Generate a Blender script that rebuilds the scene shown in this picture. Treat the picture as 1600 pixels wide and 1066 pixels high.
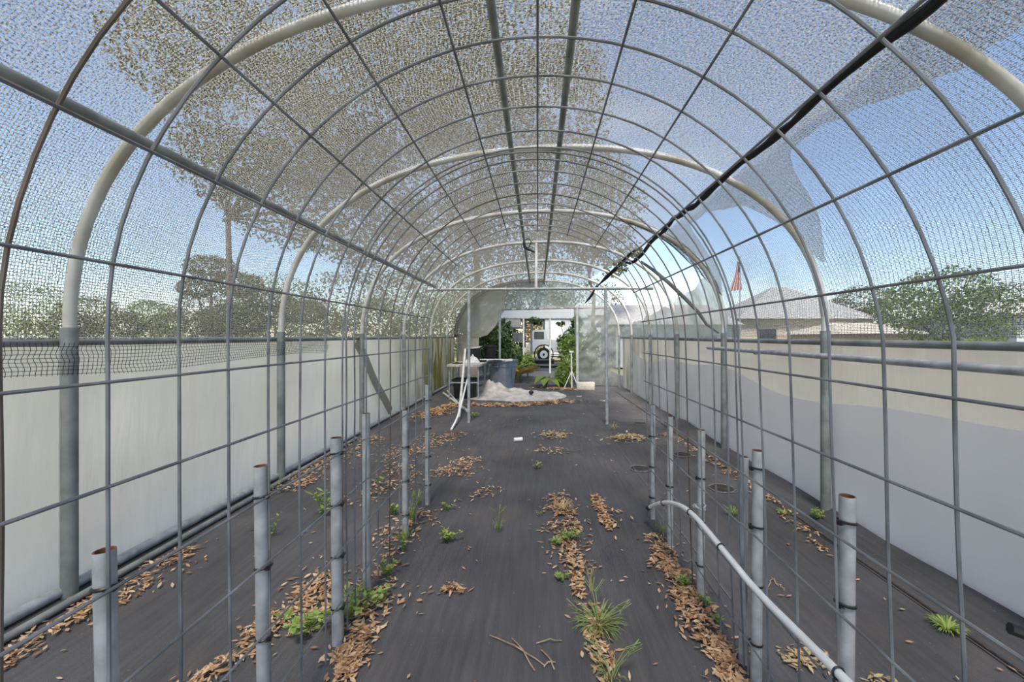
import bpy, math, random
import numpy as np
from mathutils import Vector, Matrix, noise

random.seed(7)
RNG = np.random.default_rng(7)
scene = bpy.context.scene
COL = scene.collection
for o in list(bpy.data.objects):
    bpy.data.objects.remove(o)

# ------------------------------------------------------------------ camera
F, VX, VY, H = 650.0, 840.0, 527.0, 1.21      # focal length in px, vanishing point, eye height
cam_d = bpy.data.cameras.new('camera')
cam_d.sensor_width = 36.0
cam_d.lens = F / 1600.0 * 36.0
cam_d.shift_x = -(VX - 800.0) / 1600.0
cam_d.shift_y = -(533.0 - VY) / 1600.0
cam_d.clip_start = 0.02
cam_d.clip_end = 500
cam = bpy.data.objects.new('camera', cam_d)
cam.location = (0, 0, H)
cam.rotation_euler = (math.pi / 2, 0, 0)
COL.objects.link(cam)
scene.camera = cam

# ------------------------------------------------------------------ sky, sun, exposure
scene.view_settings.view_transform = 'Standard'
scene.view_settings.look = 'None'
scene.view_settings.gamma = 1.0
scene.view_settings.use_curve_mapping = False
scene.view_settings.exposure = 0.72
scene.cycles.transparent_max_bounces = 24
scene.cycles.max_bounces = 8

world = bpy.data.worlds.new('sky')
scene.world = world
world.use_nodes = True
wn, wl = world.node_tree.nodes, world.node_tree.links
wn.clear()
w_out = wn.new('ShaderNodeOutputWorld')
w_bg = wn.new('ShaderNodeBackground')
w_sky = wn.new('ShaderNodeTexSky')
w_sky.sky_type = 'NISHITA'
w_sky.sun_disc = False
w_sky.sun_elevation = math.radians(58)
w_sky.sun_rotation = math.radians(175)
w_sky.air_density = 1.0
w_sky.dust_density = 0.3
w_sky.ozone_density = 1.5
w_tc = wn.new('ShaderNodeTexCoord')
w_no = wn.new('ShaderNodeTexNoise')
w_no.inputs['Scale'].default_value = 2.2
w_no.inputs['Detail'].default_value = 5
w_map = wn.new('ShaderNodeMapping')
w_map.inputs['Scale'].default_value = (1, 1, 2.6)
w_ramp = wn.new('ShaderNodeValToRGB')
w_ramp.color_ramp.elements[0].position = 0.5
w_ramp.color_ramp.elements[1].position = 0.8
w_mix = wn.new('ShaderNodeMixRGB')
w_mix.inputs['Color2'].default_value = (4.6, 5.0, 5.6, 1)
w_scl = wn.new('ShaderNodeMath'); w_scl.operation = 'MULTIPLY'; w_scl.inputs[1].default_value = 0.5
wl.new(w_tc.outputs['Generated'], w_map.inputs['Vector'])
wl.new(w_map.outputs['Vector'], w_no.inputs['Vector'])
wl.new(w_no.outputs['Fac'], w_ramp.inputs['Fac'])
wl.new(w_ramp.outputs['Color'], w_scl.inputs[0])
wl.new(w_scl.outputs['Value'], w_mix.inputs['Fac'])
wl.new(w_sky.outputs['Color'], w_mix.inputs['Color1'])
w_tint = wn.new('ShaderNodeMixRGB'); w_tint.blend_type = 'MULTIPLY'; w_tint.inputs['Fac'].default_value = 1.0
w_tint.inputs['Color2'].default_value = (1.02, 0.99, 0.985, 1)
wl.new(w_mix.outputs['Color'], w_tint.inputs['Color1'])
wl.new(w_tint.outputs['Color'], w_bg.inputs['Color'])
w_bg.inputs['Strength'].default_value = 0.15
wl.new(w_bg.outputs['Background'], w_out.inputs['Surface'])

sun_d = bpy.data.lights.new('sun', 'SUN')
sun_d.energy = 4.0
sun_d.angle = math.radians(12)
sun_d.color = (1.0, 0.94, 0.84)
sun = bpy.data.objects.new('sun', sun_d)
sun.rotation_euler = (math.radians(30), math.radians(-3), math.radians(4))
sun.location = (-4, -6, 12)
COL.objects.link(sun)


# ------------------------------------------------------------------ helpers
def P(px, py, d):
    """pixel of the 1600x1066 photograph at depth d -> point in metres"""
    return Vector(((px - VX) * d / F, d, H - (py - VY) * d / F))


def G(px, py):
    """pixel on the floor -> point"""
    d = F * H / (py - VY)
    return Vector(((px - VX) * d / F, d, 0.0))


class MB:
    def __init__(self):
        self.v, self.f, self.mi = [], [], []

    def add(self, verts, faces, mi=0):
        b = len(self.v)
        self.v.extend([tuple(p) for p in verts])
        self.f.extend([tuple(i + b for i in f) for f in faces])
        self.mi.extend([mi] * len(faces))
        return self

    def box(self, c, s, rz=0.0, mi=0, m=None):
        hx, hy, hz = s[0] / 2, s[1] / 2, s[2] / 2
        R = Matrix.Rotation(rz, 3, 'Z') if m is None else m
        vs = [Vector(c) + R @ Vector((x, y, z)) for x, y, z in
              [(-hx, -hy, -hz), (hx, -hy, -hz), (hx, hy, -hz), (-hx, hy, -hz), (-hx, -hy, hz), (hx, -hy, hz), (hx, hy, hz), (-hx, hy, hz)]]
        return self.add(vs, [(0, 3, 2, 1), (4, 5, 6, 7), (0, 1, 5, 4), (1, 2, 6, 5), (2, 3, 7, 6), (3, 0, 4, 7)], mi)

    def tube(self, pts, r, n=8, mi=0, cap=True):
        pts = [Vector(p) for p in pts]
        k = len(pts)
        rr = r if isinstance(r, (list, tuple)) else [r] * k
        t0 = (pts[1] - pts[0]).normalized()
        a = Vector((0, 0, 1)) if abs(t0.z) < 0.9 else Vector((1, 0, 0))
        nrm = t0.cross(a).normalized()
        vs, fs = [], []
        for i in range(k):
            if i == 0: t = pts[1] - pts[0]
            elif i == k - 1: t = pts[-1] - pts[-2]
            else: t = pts[i + 1] - pts[i - 1]
            t = t.normalized() if t.length > 1e-9 else t0
            nrm = (nrm - t * nrm.dot(t))
            nrm = nrm.normalized() if nrm.length > 1e-6 else t.orthogonal().normalized()
            bn = t.cross(nrm)
            for j in range(n):
                th = 2 * math.pi * j / n
                vs.append(pts[i] + nrm * (math.cos(th) * rr[i]) + bn * (math.sin(th) * rr[i]))
        for i in range(k - 1):
            for j in range(n):
                j2 = (j + 1) % n
                fs.append((i * n + j, i * n + j2, (i + 1) * n + j2, (i + 1) * n + j))
        if cap:
            fs.append(tuple(reversed(range(n))))
            fs.append(tuple((k - 1) * n + j for j in range(n)))
        return self.add(vs, fs, mi)

    def hollow(self, base, top, r, wall=0.003, n=14, mi=0, mi2=None):
        """open-topped pipe from base to top (both points)"""
        base, top = Vector(base), Vector(top)
        t = (top - base).normalized()
        a = t.orthogonal().normalized(); b = t.cross(a)
        vs, fs = [], []
        rings = [(base, r), (top, r), (top, r - wall), (top - t * 0.09, r - wall)]
        for c, q in rings:
            for j in range(n):
                th = 2 * math.pi * j / n
                vs.append(c + a * math.cos(th) * q + b * math.sin(th) * q)
        for i in range(3):
            for j in range(n):
                j2 = (j + 1) % n
                fs.append((i * n + j, i * n + j2, (i + 1) * n + j2, (i + 1) * n + j))
        fs.append(tuple(reversed(range(n))))
        fs.append(tuple(3 * n + j for j in range(n)))
        self.add(vs, fs[:n] + [fs[-2]], mi)
        self.f = self.f; b0 = len(self.v) - len(vs)
        for f in fs[n:-2] + [fs[-1]]:
            self.f.append(tuple(i + b0 for i in f)); self.mi.append(mi if mi2 is None else mi2)
        return self

    def lathe(self, c, prof, n=20, mi=0):
        """prof: list of (r, z) from bottom to top"""
        c = Vector(c); vs, fs = [], []
        for r, z in prof:
            for j in range(n):
                th = 2 * math.pi * j / n
                vs.append(c + Vector((r * math.cos(th), r * math.sin(th), z)))
        for i in range(len(prof) - 1):
            for j in range(n):
                j2 = (j + 1) % n
                fs.append((i * n + j, i * n + j2, (i + 1) * n + j2, (i + 1) * n + j))
        fs.append(tuple(reversed(range(n))))
        fs.append(tuple((len(prof) - 1) * n + j for j in range(n)))
        return self.add(vs, fs, mi)

    def ball(self, c, r, n=8, mi=0, sq=(1, 1, 1)):
        c = Vector(c); vs, fs = [], []
        for i in range(n + 1):
            ph = math.pi * i / n
            for j in range(2 * n):
                th = math.pi * j / n
                vs.append(c + Vector((r * sq[0] * math.sin(ph) * math.cos(th), r * sq[1] * math.sin(ph) * math.sin(th), r * sq[2] * math.cos(ph))))
        m = 2 * n
        for i in range(n):
            for j in range(m):
                j2 = (j + 1) % m
                fs.append((i * m + j, (i + 1) * m + j, (i + 1) * m + j2, i * m + j2))
        return self.add(vs, fs, mi)

    def torus(self, c, R, r, axis=(0, 0, 1), n=16, k=6, mi=0, arc=1.0):
        ax = Vector(axis).normalized(); a = ax.orthogonal().normalized(); b = ax.cross(a)
        pts = [Vector(c) + a * R * math.cos(2 * math.pi * arc * i / n) + b * R * math.sin(2 * math.pi * arc * i / n) for i in range(n + 1)]
        return self.tube(pts, r, k, mi, cap=False)

    def build(self, name, mats, parent=None, smooth=True, loc=None):
        me = bpy.data.meshes.new(name)
        me.from_pydata(self.v, [], self.f)
        for m in (mats if isinstance(mats, (list, tuple)) else [mats]):
            me.materials.append(m)
        if any(self.mi):
            me.polygons.foreach_set('material_index', self.mi)
        if smooth:
            me.polygons.foreach_set('use_smooth', [True] * len(me.polygons))
            try:
                me.set_sharp_from_angle(angle=math.radians(40))
            except Exception:
                pass
        me.update()
        o = bpy.data.objects.new(name, me)
        COL.objects.link(o)
        if loc is not None:
            o.location = loc
        if parent is not None:
            o.parent = parent
        return o


def tag(o, label=None, cat=None, group=None, kind=None):
    if label: o['label'] = label
    if cat: o['category'] = cat
    if group: o['group'] = group
    if kind: o['kind'] = kind
    return o


def thing(name, label, cat, loc=(0, 0, 0), rz=0.0, group=None, kind=None):
    e = bpy.data.objects.new(name, None)
    e.empty_display_size = 0.1
    e.location = loc
    e.rotation_euler = (0, 0, rz)
    COL.objects.link(e)
    return tag(e, label, cat, group, kind)


def sheet(name, fn, nu, nv, mat, parent=None, uvs=None, solid=0.0):
    """grid surface fn(u,v)->point, uv(u,v) in metres"""
    vs, fs = [], []
    for i in range(nu + 1):
        for j in range(nv + 1):
            vs.append(tuple(fn(i / nu, j / nv)))
    for i in range(nu):
        for j in range(nv):
            fs.append((i * (nv + 1) + j, (i + 1) * (nv + 1) + j, (i + 1) * (nv + 1) + j + 1, i * (nv + 1) + j + 1))
    me = bpy.data.meshes.new(name)
    me.from_pydata(vs, [], fs)
    me.materials.append(mat)
    uvl = me.uv_layers.new(name='UVMap')
    if uvs is None:
        uvs = lambda u, v: (u, v)
    co = []
    for p in me.polygons:
        for vi in p.vertices:
            co.extend(uvs((vi // (nv + 1)) / nu, (vi % (nv + 1)) / nv))
    uvl.data.foreach_set('uv', co)
    me.polygons.foreach_set('use_smooth', [True] * len(me.polygons))
    o = bpy.data.objects.new(name, me)
    COL.objects.link(o)
    if parent is not None:
        o.parent = parent
    return o


def nz(x, y, z=0.0, s=1.0):
    return noise.noise(Vector((x * s, y * s, z * s)))


# ------------------------------------------------------------------ materials
def mat_base(name):
    m = bpy.data.materials.new(name)
    m.use_nodes = True
    nt = m.node_tree
    bsdf = nt.nodes['Principled BSDF']
    return m, nt, nt.nodes, nt.links, bsdf


def simple(name, col, rough=0.6, metal=0.0, var=0.25, scale=12.0, col2=None, bump=0.0, detail=5, coat=0.0):
    m, nt, N, L, b = mat_base(name)
    tc = N.new('ShaderNodeTexCoord')
    no = N.new('ShaderNodeTexNoise'); no.inputs['Scale'].default_value = scale; no.inputs['Detail'].default_value = detail
    L.new(tc.outputs['Object'], no.inputs['Vector'])
    rp = N.new('ShaderNodeValToRGB')
    rp.color_ramp.elements[0].position = 0.35; rp.color_ramp.elements[1].position = 0.68
    c2 = col2 if col2 else tuple(min(1, c * (1 + var)) for c in col)
    c1 = tuple(c * (1 - var) for c in col) if not col2 else col
    rp.color_ramp.elements[0].color = (*c1, 1); rp.color_ramp.elements[1].color = (*c2, 1)
    L.new(no.outputs['Fac'], rp.inputs['Fac'])
    L.new(rp.outputs['Color'], b.inputs['Base Color'])
    b.inputs['Roughness'].default_value = rough
    b.inputs['Metallic'].default_value = metal
    if bump:
        bp = N.new('ShaderNodeBump'); bp.inputs['Strength'].default_value = bump; bp.inputs['Distance'].default_value = 0.01
        L.new(no.outputs['Fac'], bp.inputs['Height']); L.new(bp.outputs['Normal'], b.inputs['Normal'])
    return m


def leaf_mat(name, cols, trans=0.35, rough=0.6):
    m, nt, N, L, b = mat_base(name)
    g = N.new('ShaderNodeNewGeometry')
    rp = N.new('ShaderNodeValToRGB')
    el = rp.color_ramp.elements
    while len(el) < len(cols):
        el.new(0.5)
    for i, c in enumerate(cols):
        el[i].position = i / max(1, len(cols) - 1); el[i].color = (*c, 1)
    L.new(g.outputs['Random Per Island'], rp.inputs['Fac'])
    L.new(rp.outputs['Color'], b.inputs['Base Color'])
    b.inputs['Roughness'].default_value = rough
    b.inputs['Specular IOR Level'].default_value = 0.25
    if trans > 0:
        tr = N.new('ShaderNodeBsdfTranslucent'); L.new(rp.outputs['Color'], tr.inputs['Color'])
        mx = N.new('ShaderNodeMixShader'); mx.inputs['Fac'].default_value = trans
        L.new(b.outputs['BSDF'], mx.inputs[1]); L.new(tr.outputs['BSDF'], mx.inputs[2])
        L.new(mx.outputs['Shader'], N['Material Output'].inputs['Surface'])
    return m


def math_node(N, L, op, a, b=None, c=None):
    n = N.new('ShaderNodeMath'); n.operation = op
    for i, x in enumerate((a, b, c)):
        if x is None: continue
        if isinstance(x, (int, float)): n.inputs[i].default_value = x
        else: L.new(x, n.inputs[i])
    return n.outputs[0]


def net_mat(name, col, pu, pv, wu, wv, jitter, fine, thr, gaps=0.0, trans=0.45):
    """knitted net: opaque threads on a square grid (UV in metres) and a fine knit, holes fully clear"""
    m, nt, N, L, b = mat_base(name)
    uv = N.new('ShaderNodeUVMap')
    nj = N.new('ShaderNodeTexNoise'); nj.inputs['Scale'].default_value = 60.0; nj.inputs['Detail'].default_value = 2
    L.new(uv.outputs['UV'], nj.inputs['Vector'])
    sub = N.new('ShaderNodeVectorMath'); sub.operation = 'SUBTRACT'; sub.inputs[1].default_value = (0.5, 0.5, 0.5)
    L.new(nj.outputs['Color'], sub.inputs[0])
    scl = N.new('ShaderNodeVectorMath'); scl.operation = 'SCALE'; scl.inputs['Scale'].default_value = jitter
    L.new(sub.outputs['Vector'], scl.inputs[0])
    ad = N.new('ShaderNodeVectorMath'); ad.operation = 'ADD'
    L.new(uv.outputs['UV'], ad.inputs[0]); L.new(scl.outputs['Vector'], ad.inputs[1])
    sp = N.new('ShaderNodeSeparateXYZ'); L.new(ad.outputs['Vector'], sp.inputs[0])
    fu = math_node(N, L, 'FRACT', math_node(N, L, 'DIVIDE', sp.outputs['X'], pu))
    fv = math_node(N, L, 'FRACT', math_node(N, L, 'DIVIDE', sp.outputs['Y'], pv))
    lu = math_node(N, L, 'LESS_THAN', fu, wu)
    lv = math_node(N, L, 'LESS_THAN', fv, wv)
    fn = N.new('ShaderNodeTexNoise'); fn.inputs['Scale'].default_value = fine; fn.inputs['Detail'].default_value = 1.5
    L.new(uv.outputs['UV'], fn.inputs['Vector'])
    big = N.new('ShaderNodeTexNoise'); big.inputs['Scale'].default_value = 1.3; big.inputs['Detail'].default_value = 3
    L.new(uv.outputs['UV'], big.inputs['Vector'])
    th = math_node(N, L, 'MULTIPLY_ADD', math_node(N, L, 'SUBTRACT', big.outputs['Fac'], 0.5), gaps, thr)
    fk = math_node(N, L, 'GREATER_THAN', fn.outputs['Fac'], th)
    cov = math_node(N, L, 'MAXIMUM', math_node(N, L, 'MAXIMUM', lu, lv), fk)
    cn = N.new('ShaderNodeTexNoise'); cn.inputs['Scale'].default_value = 110.0; cn.inputs['Detail'].default_value = 1
    L.new(uv.outputs['UV'], cn.inputs['Vector'])
    cr = N.new('ShaderNodeValToRGB')
    cr.color_ramp.elements[0].position = 0.36; cr.color_ramp.elements[0].color = (*[c * 0.35 for c in col], 1)
    cr.color_ramp.elements[1].position = 0.64; cr.color_ramp.elements[1].color = (*[min(1, c * 1.7) for c in col], 1)
    L.new(cn.outputs['Fac'], cr.inputs['Fac'])
    L.new(cr.outputs['Color'], b.inputs['Base Color'])
    b.inputs['Roughness'].default_value = 0.8
    b.inputs['Specular IOR Level'].default_value = 0.2
    tl = N.new('ShaderNodeBsdfTranslucent'); L.new(cr.outputs['Color'], tl.inputs['Color'])
    m1 = N.new('ShaderNodeMixShader'); m1.inputs['Fac'].default_value = trans
    L.new(b.outputs['BSDF'], m1.inputs[1]); L.new(tl.outputs['BSDF'], m1.inputs[2])
    tp = N.new('ShaderNodeBsdfTransparent')
    m2 = N.new('ShaderNodeMixShader')
    L.new(cov, m2.inputs['Fac']); L.new(tp.outputs['BSDF'], m2.inputs[1]); L.new(m1.outputs['Shader'], m2.inputs[2])
    L.new(m2.outputs['Shader'], N['Material Output'].inputs['Surface'])
    return m


def film_mat(name, col, alpha, trans=0.6, stain=None, stain_amt=0.0, stain_scale=1.5, gloss=0.3, streak=(1, 1, 1), zmask=None, ymask=None, weave=0.0, varia=0.12, bias=0.0):
    """plastic sheeting: translucent + diffuse, partly see-through; stains are algae with a shape of their own"""
    m, nt, N, L, b = mat_base(name)
    tc = N.new('ShaderNodeTexCoord')
    mp = N.new('ShaderNodeMapping'); mp.inputs['Scale'].default_value = streak
    L.new(tc.outputs['Object'], mp.inputs['Vector'])
    n1 = N.new('ShaderNodeTexNoise'); n1.inputs['Scale'].default_value = stain_scale; n1.inputs['Detail'].default_value = 6
    L.new(mp.outputs['Vector'], n1.inputs['Vector'])
    n2 = N.new('ShaderNodeTexNoise'); n2.inputs['Scale'].default_value = 2.3; n2.inputs['Detail'].default_value = 4
    L.new(tc.outputs['Object'], n2.inputs['Vector'])
    base = N.new('ShaderNodeMixRGB'); base.inputs['Color1'].default_value = (*[c * (1 - varia) for c in col], 1)
    base.inputs['Color2'].default_value = (*[min(1, c * (1 + varia)) for c in col], 1)
    L.new(n2.outputs['Fac'], base.inputs['Fac'])
    colout = base.outputs['Color']
    if stain:
        rp = N.new('ShaderNodeValToRGB')
        rp.color_ramp.elements[0].position = 0.42; rp.color_ramp.elements[1].position = 0.7
        L.new(n1.outputs['Fac'], rp.inputs['Fac'])
        fac = math_node(N, L, 'MINIMUM', math_node(N, L, 'ADD', math_node(N, L, 'MULTIPLY', rp.outputs['Color'], stain_amt), bias), 1.0)
        sp = N.new('ShaderNodeSeparateXYZ'); L.new(tc.outputs['Object'], sp.inputs[0])
        if ymask:
            mr = N.new('ShaderNodeMapRange'); mr.inputs['From Min'].default_value = ymask[0]; mr.inputs['From Max'].default_value = ymask[1]
            mr.inputs['To Min'].default_value = ymask[2] if len(ymask) > 2 else 0.0
            L.new(sp.outputs['Y'], mr.inputs['Value']); fac = math_node(N, L, 'MULTIPLY', fac, mr.outputs['Result'])
        if zmask:
            mr = N.new('ShaderNodeMapRange'); mr.inputs['From Min'].default_value = zmask[0]; mr.inputs['From Max'].default_value = zmask[1]
            L.new(sp.outputs['Z'], mr.inputs['Value']); fac = math_node(N, L, 'MULTIPLY', fac, mr.outputs['Result'])
        sm = N.new('ShaderNodeMixRGB'); L.new(fac, sm.inputs['Fac'])
        L.new(colout, sm.inputs['Color1']); sm.inputs['Color2'].default_value = (*stain, 1)
        colout = sm.outputs['Color']
    L.new(colout, b.inputs['Base Color'])
    b.inputs['Roughness'].default_value = 0.45
    b.inputs['Specular IOR Level'].default_value = gloss
    n3 = N.new('ShaderNodeTexNoise'); n3.inputs['Scale'].default_value = 5.0; n3.inputs['Detail'].default_value = 6
    L.new(mp.outputs['Vector'], n3.inputs['Vector'])
    bp = N.new('ShaderNodeBump'); bp.inputs['Strength'].default_value = 0.35; bp.inputs['Distance'].default_value = 0.03
    L.new(n3.outputs['Fac'], bp.inputs['Height']); L.new(bp.outputs['Normal'], b.inputs['Normal'])
    tl = N.new('ShaderNodeBsdfTranslucent'); L.new(colout, tl.inputs['Color']); L.new(bp.outputs['Normal'], tl.inputs['Normal'])
    m1 = N.new('ShaderNodeMixShader'); m1.inputs['Fac'].default_value = trans
    L.new(b.outputs['BSDF'], m1.inputs[1]); L.new(tl.outputs['BSDF'], m1.inputs[2])
    tp = N.new('ShaderNodeBsdfTransparent')
    m2 = N.new('ShaderNodeMixShader'); m2.inputs['Fac'].default_value = alpha
    if alpha < 0.9:
        av = math_node(N, L, 'MULTIPLY_ADD', math_node(N, L, 'SUBTRACT', n3.outputs['Fac'], 0.5), 1.1, alpha)
        av = math_node(N, L, 'MINIMUM', math_node(N, L, 'MAXIMUM', av, 0.05), 1.0)
        L.new(av, m2.inputs['Fac'])
    L.new(tp.outputs['BSDF'], m2.inputs[1]); L.new(m1.outputs['Shader'], m2.inputs[2])
    L.new(m2.outputs['Shader'], N['Material Output'].inputs['Surface'])
    return m


M = {}
M['galv'] = simple('galvanised_steel', (0.30, 0.31, 0.31), 0.5, 0.2, scale=18, col2=(0.48, 0.49, 0.49))
M['galv_dull'] = simple('weathered_steel', (0.17, 0.185, 0.175), 0.55, 0.2, scale=9, col2=(0.29, 0.305, 0.29))
M['post_rust'] = simple('rusty_pipe_inside', (0.12, 0.05, 0.025), 0.9, 0.1, scale=20, col2=(0.22, 0.1, 0.05))
M['hoop'] = simple('weathered_hoop_pipe', (0.40, 0.37, 0.30), 0.6, 0.05, scale=4, col2=(0.66, 0.66, 0.64))
M['wire'] = simple('grey_wire', (0.12, 0.123, 0.126), 0.5, 0.1, scale=8, col2=(0.26, 0.265, 0.27))
M['wire_rust'] = simple('rusty_wire', (0.10, 0.075, 0.055), 0.75, 0.3, scale=6, col2=(0.2, 0.16, 0.13))
M['black'] = simple('black_plastic', (0.012, 0.012, 0.013), 0.45, 0, scale=10)
M['black_cloth'] = simple('black_cloth_roll', (0.01, 0.01, 0.011), 0.9, 0, scale=30, bump=0.5)
M['pvc'] = simple('white_pvc', (0.74, 0.73, 0.70), 0.4, 0, scale=6, col2=(0.87, 0.87, 0.85))
M['pvc_dirty'] = simple('dirty_white_pvc', (0.48, 0.46, 0.41), 0.5, 0, scale=8, col2=(0.72, 0.71, 0.67))
M['foam'] = simple('white_foam', (0.62, 0.57, 0.5), 0.8, 0, var=0.1, scale=14)
M['bin'] = simple('grey_bin_plastic', (0.19, 0.22, 0.265), 0.5, 0, var=0.12, scale=5)
M['white_cloth'] = simple('white_cloth', (0.6, 0.6, 0.57), 0.8, 0, var=0.15, scale=9)
M['table'] = simple('stained_table_top', (0.36, 0.32, 0.26), 0.7, 0, scale=7, col2=(0.6, 0.57, 0.5))
M['soil'] = simple('dark_soil', (0.018, 0.015, 0.013), 0.95, 0, scale=40, col2=(0.06, 0.045, 0.035), bump=0.6)
M['fray'] = simple('frayed_pale_thread', (0.16, 0.16, 0.17), 0.9, 0, var=0.3, scale=60)
M['twig'] = simple('dry_twig', (0.22, 0.15, 0.09), 0.9, 0, scale=30, col2=(0.4, 0.3, 0.2))
M['bark'] = simple('tree_bark', (0.09, 0.075, 0.06), 0.95, 0, scale=10, col2=(0.2, 0.17, 0.14), bump=0.6)
M['stem'] = simple('green_stem', (0.12, 0.2, 0.05), 0.7, 0, scale=20)
M['stem_red'] = simple('pale_stem', (0.28, 0.24, 0.12), 0.7, 0, scale=20)
M['paint_white'] = simple('white_paint', (0.72, 0.73, 0.74), 0.4, 0, var=0.06, scale=3)
M['glass_dark'] = simple('dark_window_glass', (0.05, 0.055, 0.06), 0.1, 0, var=0.2, scale=3)
M['tyre'] = simple('black_tyre', (0.015, 0.015, 0.016), 0.85, 0, scale=30)
M['wood_grey'] = simple('grey_timber', (0.13, 0.12, 0.115), 0.85, 0, scale=6, col2=(0.24, 0.225, 0.21))
M['wall_white'] = simple('white_siding', (0.5, 0.51, 0.51), 0.7, 0, var=0.06, scale=2)
M['roof_grey'] = simple('grey_shingle', (0.28, 0.27, 0.26), 0.9, 0, scale=14, col2=(0.42, 0.41, 0.39), bump=0.4)
M['roof_tan'] = simple('tan_shingle', (0.42, 0.37, 0.29), 0.9, 0, scale=14, col2=(0.58, 0.52, 0.43), bump=0.4)
M['wall_tan'] = simple('tan_stucco', (0.5, 0.43, 0.33), 0.85, 0, var=0.1, scale=6)
M['flag_red'] = simple('flag_red', (0.4, 0.03, 0.035), 0.8, 0, var=0.1)
M['flag_white'] = simple('flag_white', (0.65, 0.62, 0.58), 0.8, 0, var=0.1)
M['flag_blue'] = simple('flag_blue', (0.02, 0.035, 0.16), 0.8, 0, var=0.1)
M['orange'] = simple('yellow_plastic', (0.5, 0.3, 0.04), 0.6, 0)

M['dead_leaf'] = leaf_mat('fallen_leaf', [(0.2, 0.10, 0.05), (0.44, 0.25, 0.125), (0.56, 0.35, 0.19), (0.66, 0.48, 0.31), (0.32, 0.17, 0.085)], 0.1, 0.7)
M['straw'] = leaf_mat('dry_straw', [(0.42, 0.3, 0.16), (0.55, 0.43, 0.26), (0.3, 0.2, 0.1)], 0.1, 0.8)
M['weed'] = leaf_mat('bright_weed_leaf', [(0.18, 0.29, 0.05), (0.31, 0.42, 0.1), (0.43, 0.5, 0.18), (0.25, 0.36, 0.08)], 0.35)
M['weed_yel'] = leaf_mat('yellow_green_weed', [(0.26, 0.34, 0.07), (0.4, 0.45, 0.13), (0.3, 0.3, 0.1)], 0.3)
M['grass_blade'] = leaf_mat('grass_blade', [(0.2, 0.3, 0.08), (0.32, 0.4, 0.15), (0.42, 0.42, 0.2)], 0.3)
M['shrub'] = leaf_mat('shrub_leaf', [(0.03, 0.06, 0.018), (0.055, 0.1, 0.03), (0.11, 0.17, 0.05), (0.04, 0.08, 0.028)], 0.3)
M['shrub_lite'] = leaf_mat('light_shrub_leaf', [(0.09, 0.16, 0.03), (0.2, 0.29, 0.07), (0.32, 0.38, 0.12)], 0.35)
M['bromeliad'] = leaf_mat('bromeliad_leaf', [(0.3, 0.11, 0.04), (0.42, 0.2, 0.08), (0.3, 0.28, 0.08), (0.16, 0.2, 0.05)], 0.25)
M['oak'] = leaf_mat('oak_leaf', [(0.08, 0.085, 0.03), (0.16, 0.15, 0.065), (0.24, 0.22, 0.11), (0.12, 0.12, 0.05)], 0.3, 0.8)
M['oak_lite'] = leaf_mat('light_tree_leaf', [(0.11, 0.15, 0.035), (0.19, 0.24, 0.07), (0.26, 0.29, 0.1)], 0.35, 0.8)

M['net'] = net_mat('shade_net', (0.34, 0.325, 0.285), 0.0165, 0.0125, 0.20, 0.22, 0.006, 170.0, 0.55, gaps=0.12)
M['net_lite'] = net_mat('light_shade_net', (0.20, 0.215, 0.23), 0.011, 0.03, 0.27, 0.10, 0.005, 170.0, 0.585, gaps=0.2)
M['net_dense'] = net_mat('folded_shade_net', (0.19, 0.18, 0.16), 0.012, 0.012, 0.25, 0.25, 0.006, 230.0, 0.45)
M['film_left'] = film_mat('white_sheeting', (0.95, 0.84, 0.72), 0.97, 0.55, (0.165, 0.15, 0.035), 1.3, 1.6, streak=(1, 2.2, 0.45), ymask=(5.6, 9.0), bias=0.6)
M['film_right'] = film_mat('tan_sheeting', (0.80, 0.685, 0.56), 0.95, 0.6, (0.2, 0.17, 0.06), 0.85, 1.8, streak=(1, 2.4, 0.5), ymask=(5.6, 7.4))
M['film_fold'] = film_mat('white_inner_sheeting', (0.88, 0.90, 0.925), 0.96, 0.5, (0.4, 0.39, 0.33), 0.35, 1.2, ymask=(3.0, 7.0), varia=0.06)
M['clear'] = film_mat('clear_film', (0.50, 0.52, 0.47), 0.78, 0.55, (0.36, 0.36, 0.26), 0.5, 1.2, gloss=0.6, streak=(1, 1, 0.6))
M['clear_door'] = film_mat('creased_clear_film', (0.56, 0.57, 0.52), 0.56, 0.5, (0.3, 0.3, 0.2), 0.5, 1.4, gloss=0.6)
M['clear_swag'] = film_mat('clouded_film', (0.60, 0.57, 0.47), 0.95, 0.55, (0.3, 0.29, 0.2), 0.6, 1.3, gloss=0.5)
M['tarp'] = film_mat('crumpled_film', (0.80, 0.77, 0.72), 0.88, 0.35, (0.4, 0.33, 0.25), 0.3, 3.0, gloss=0.5)


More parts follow.
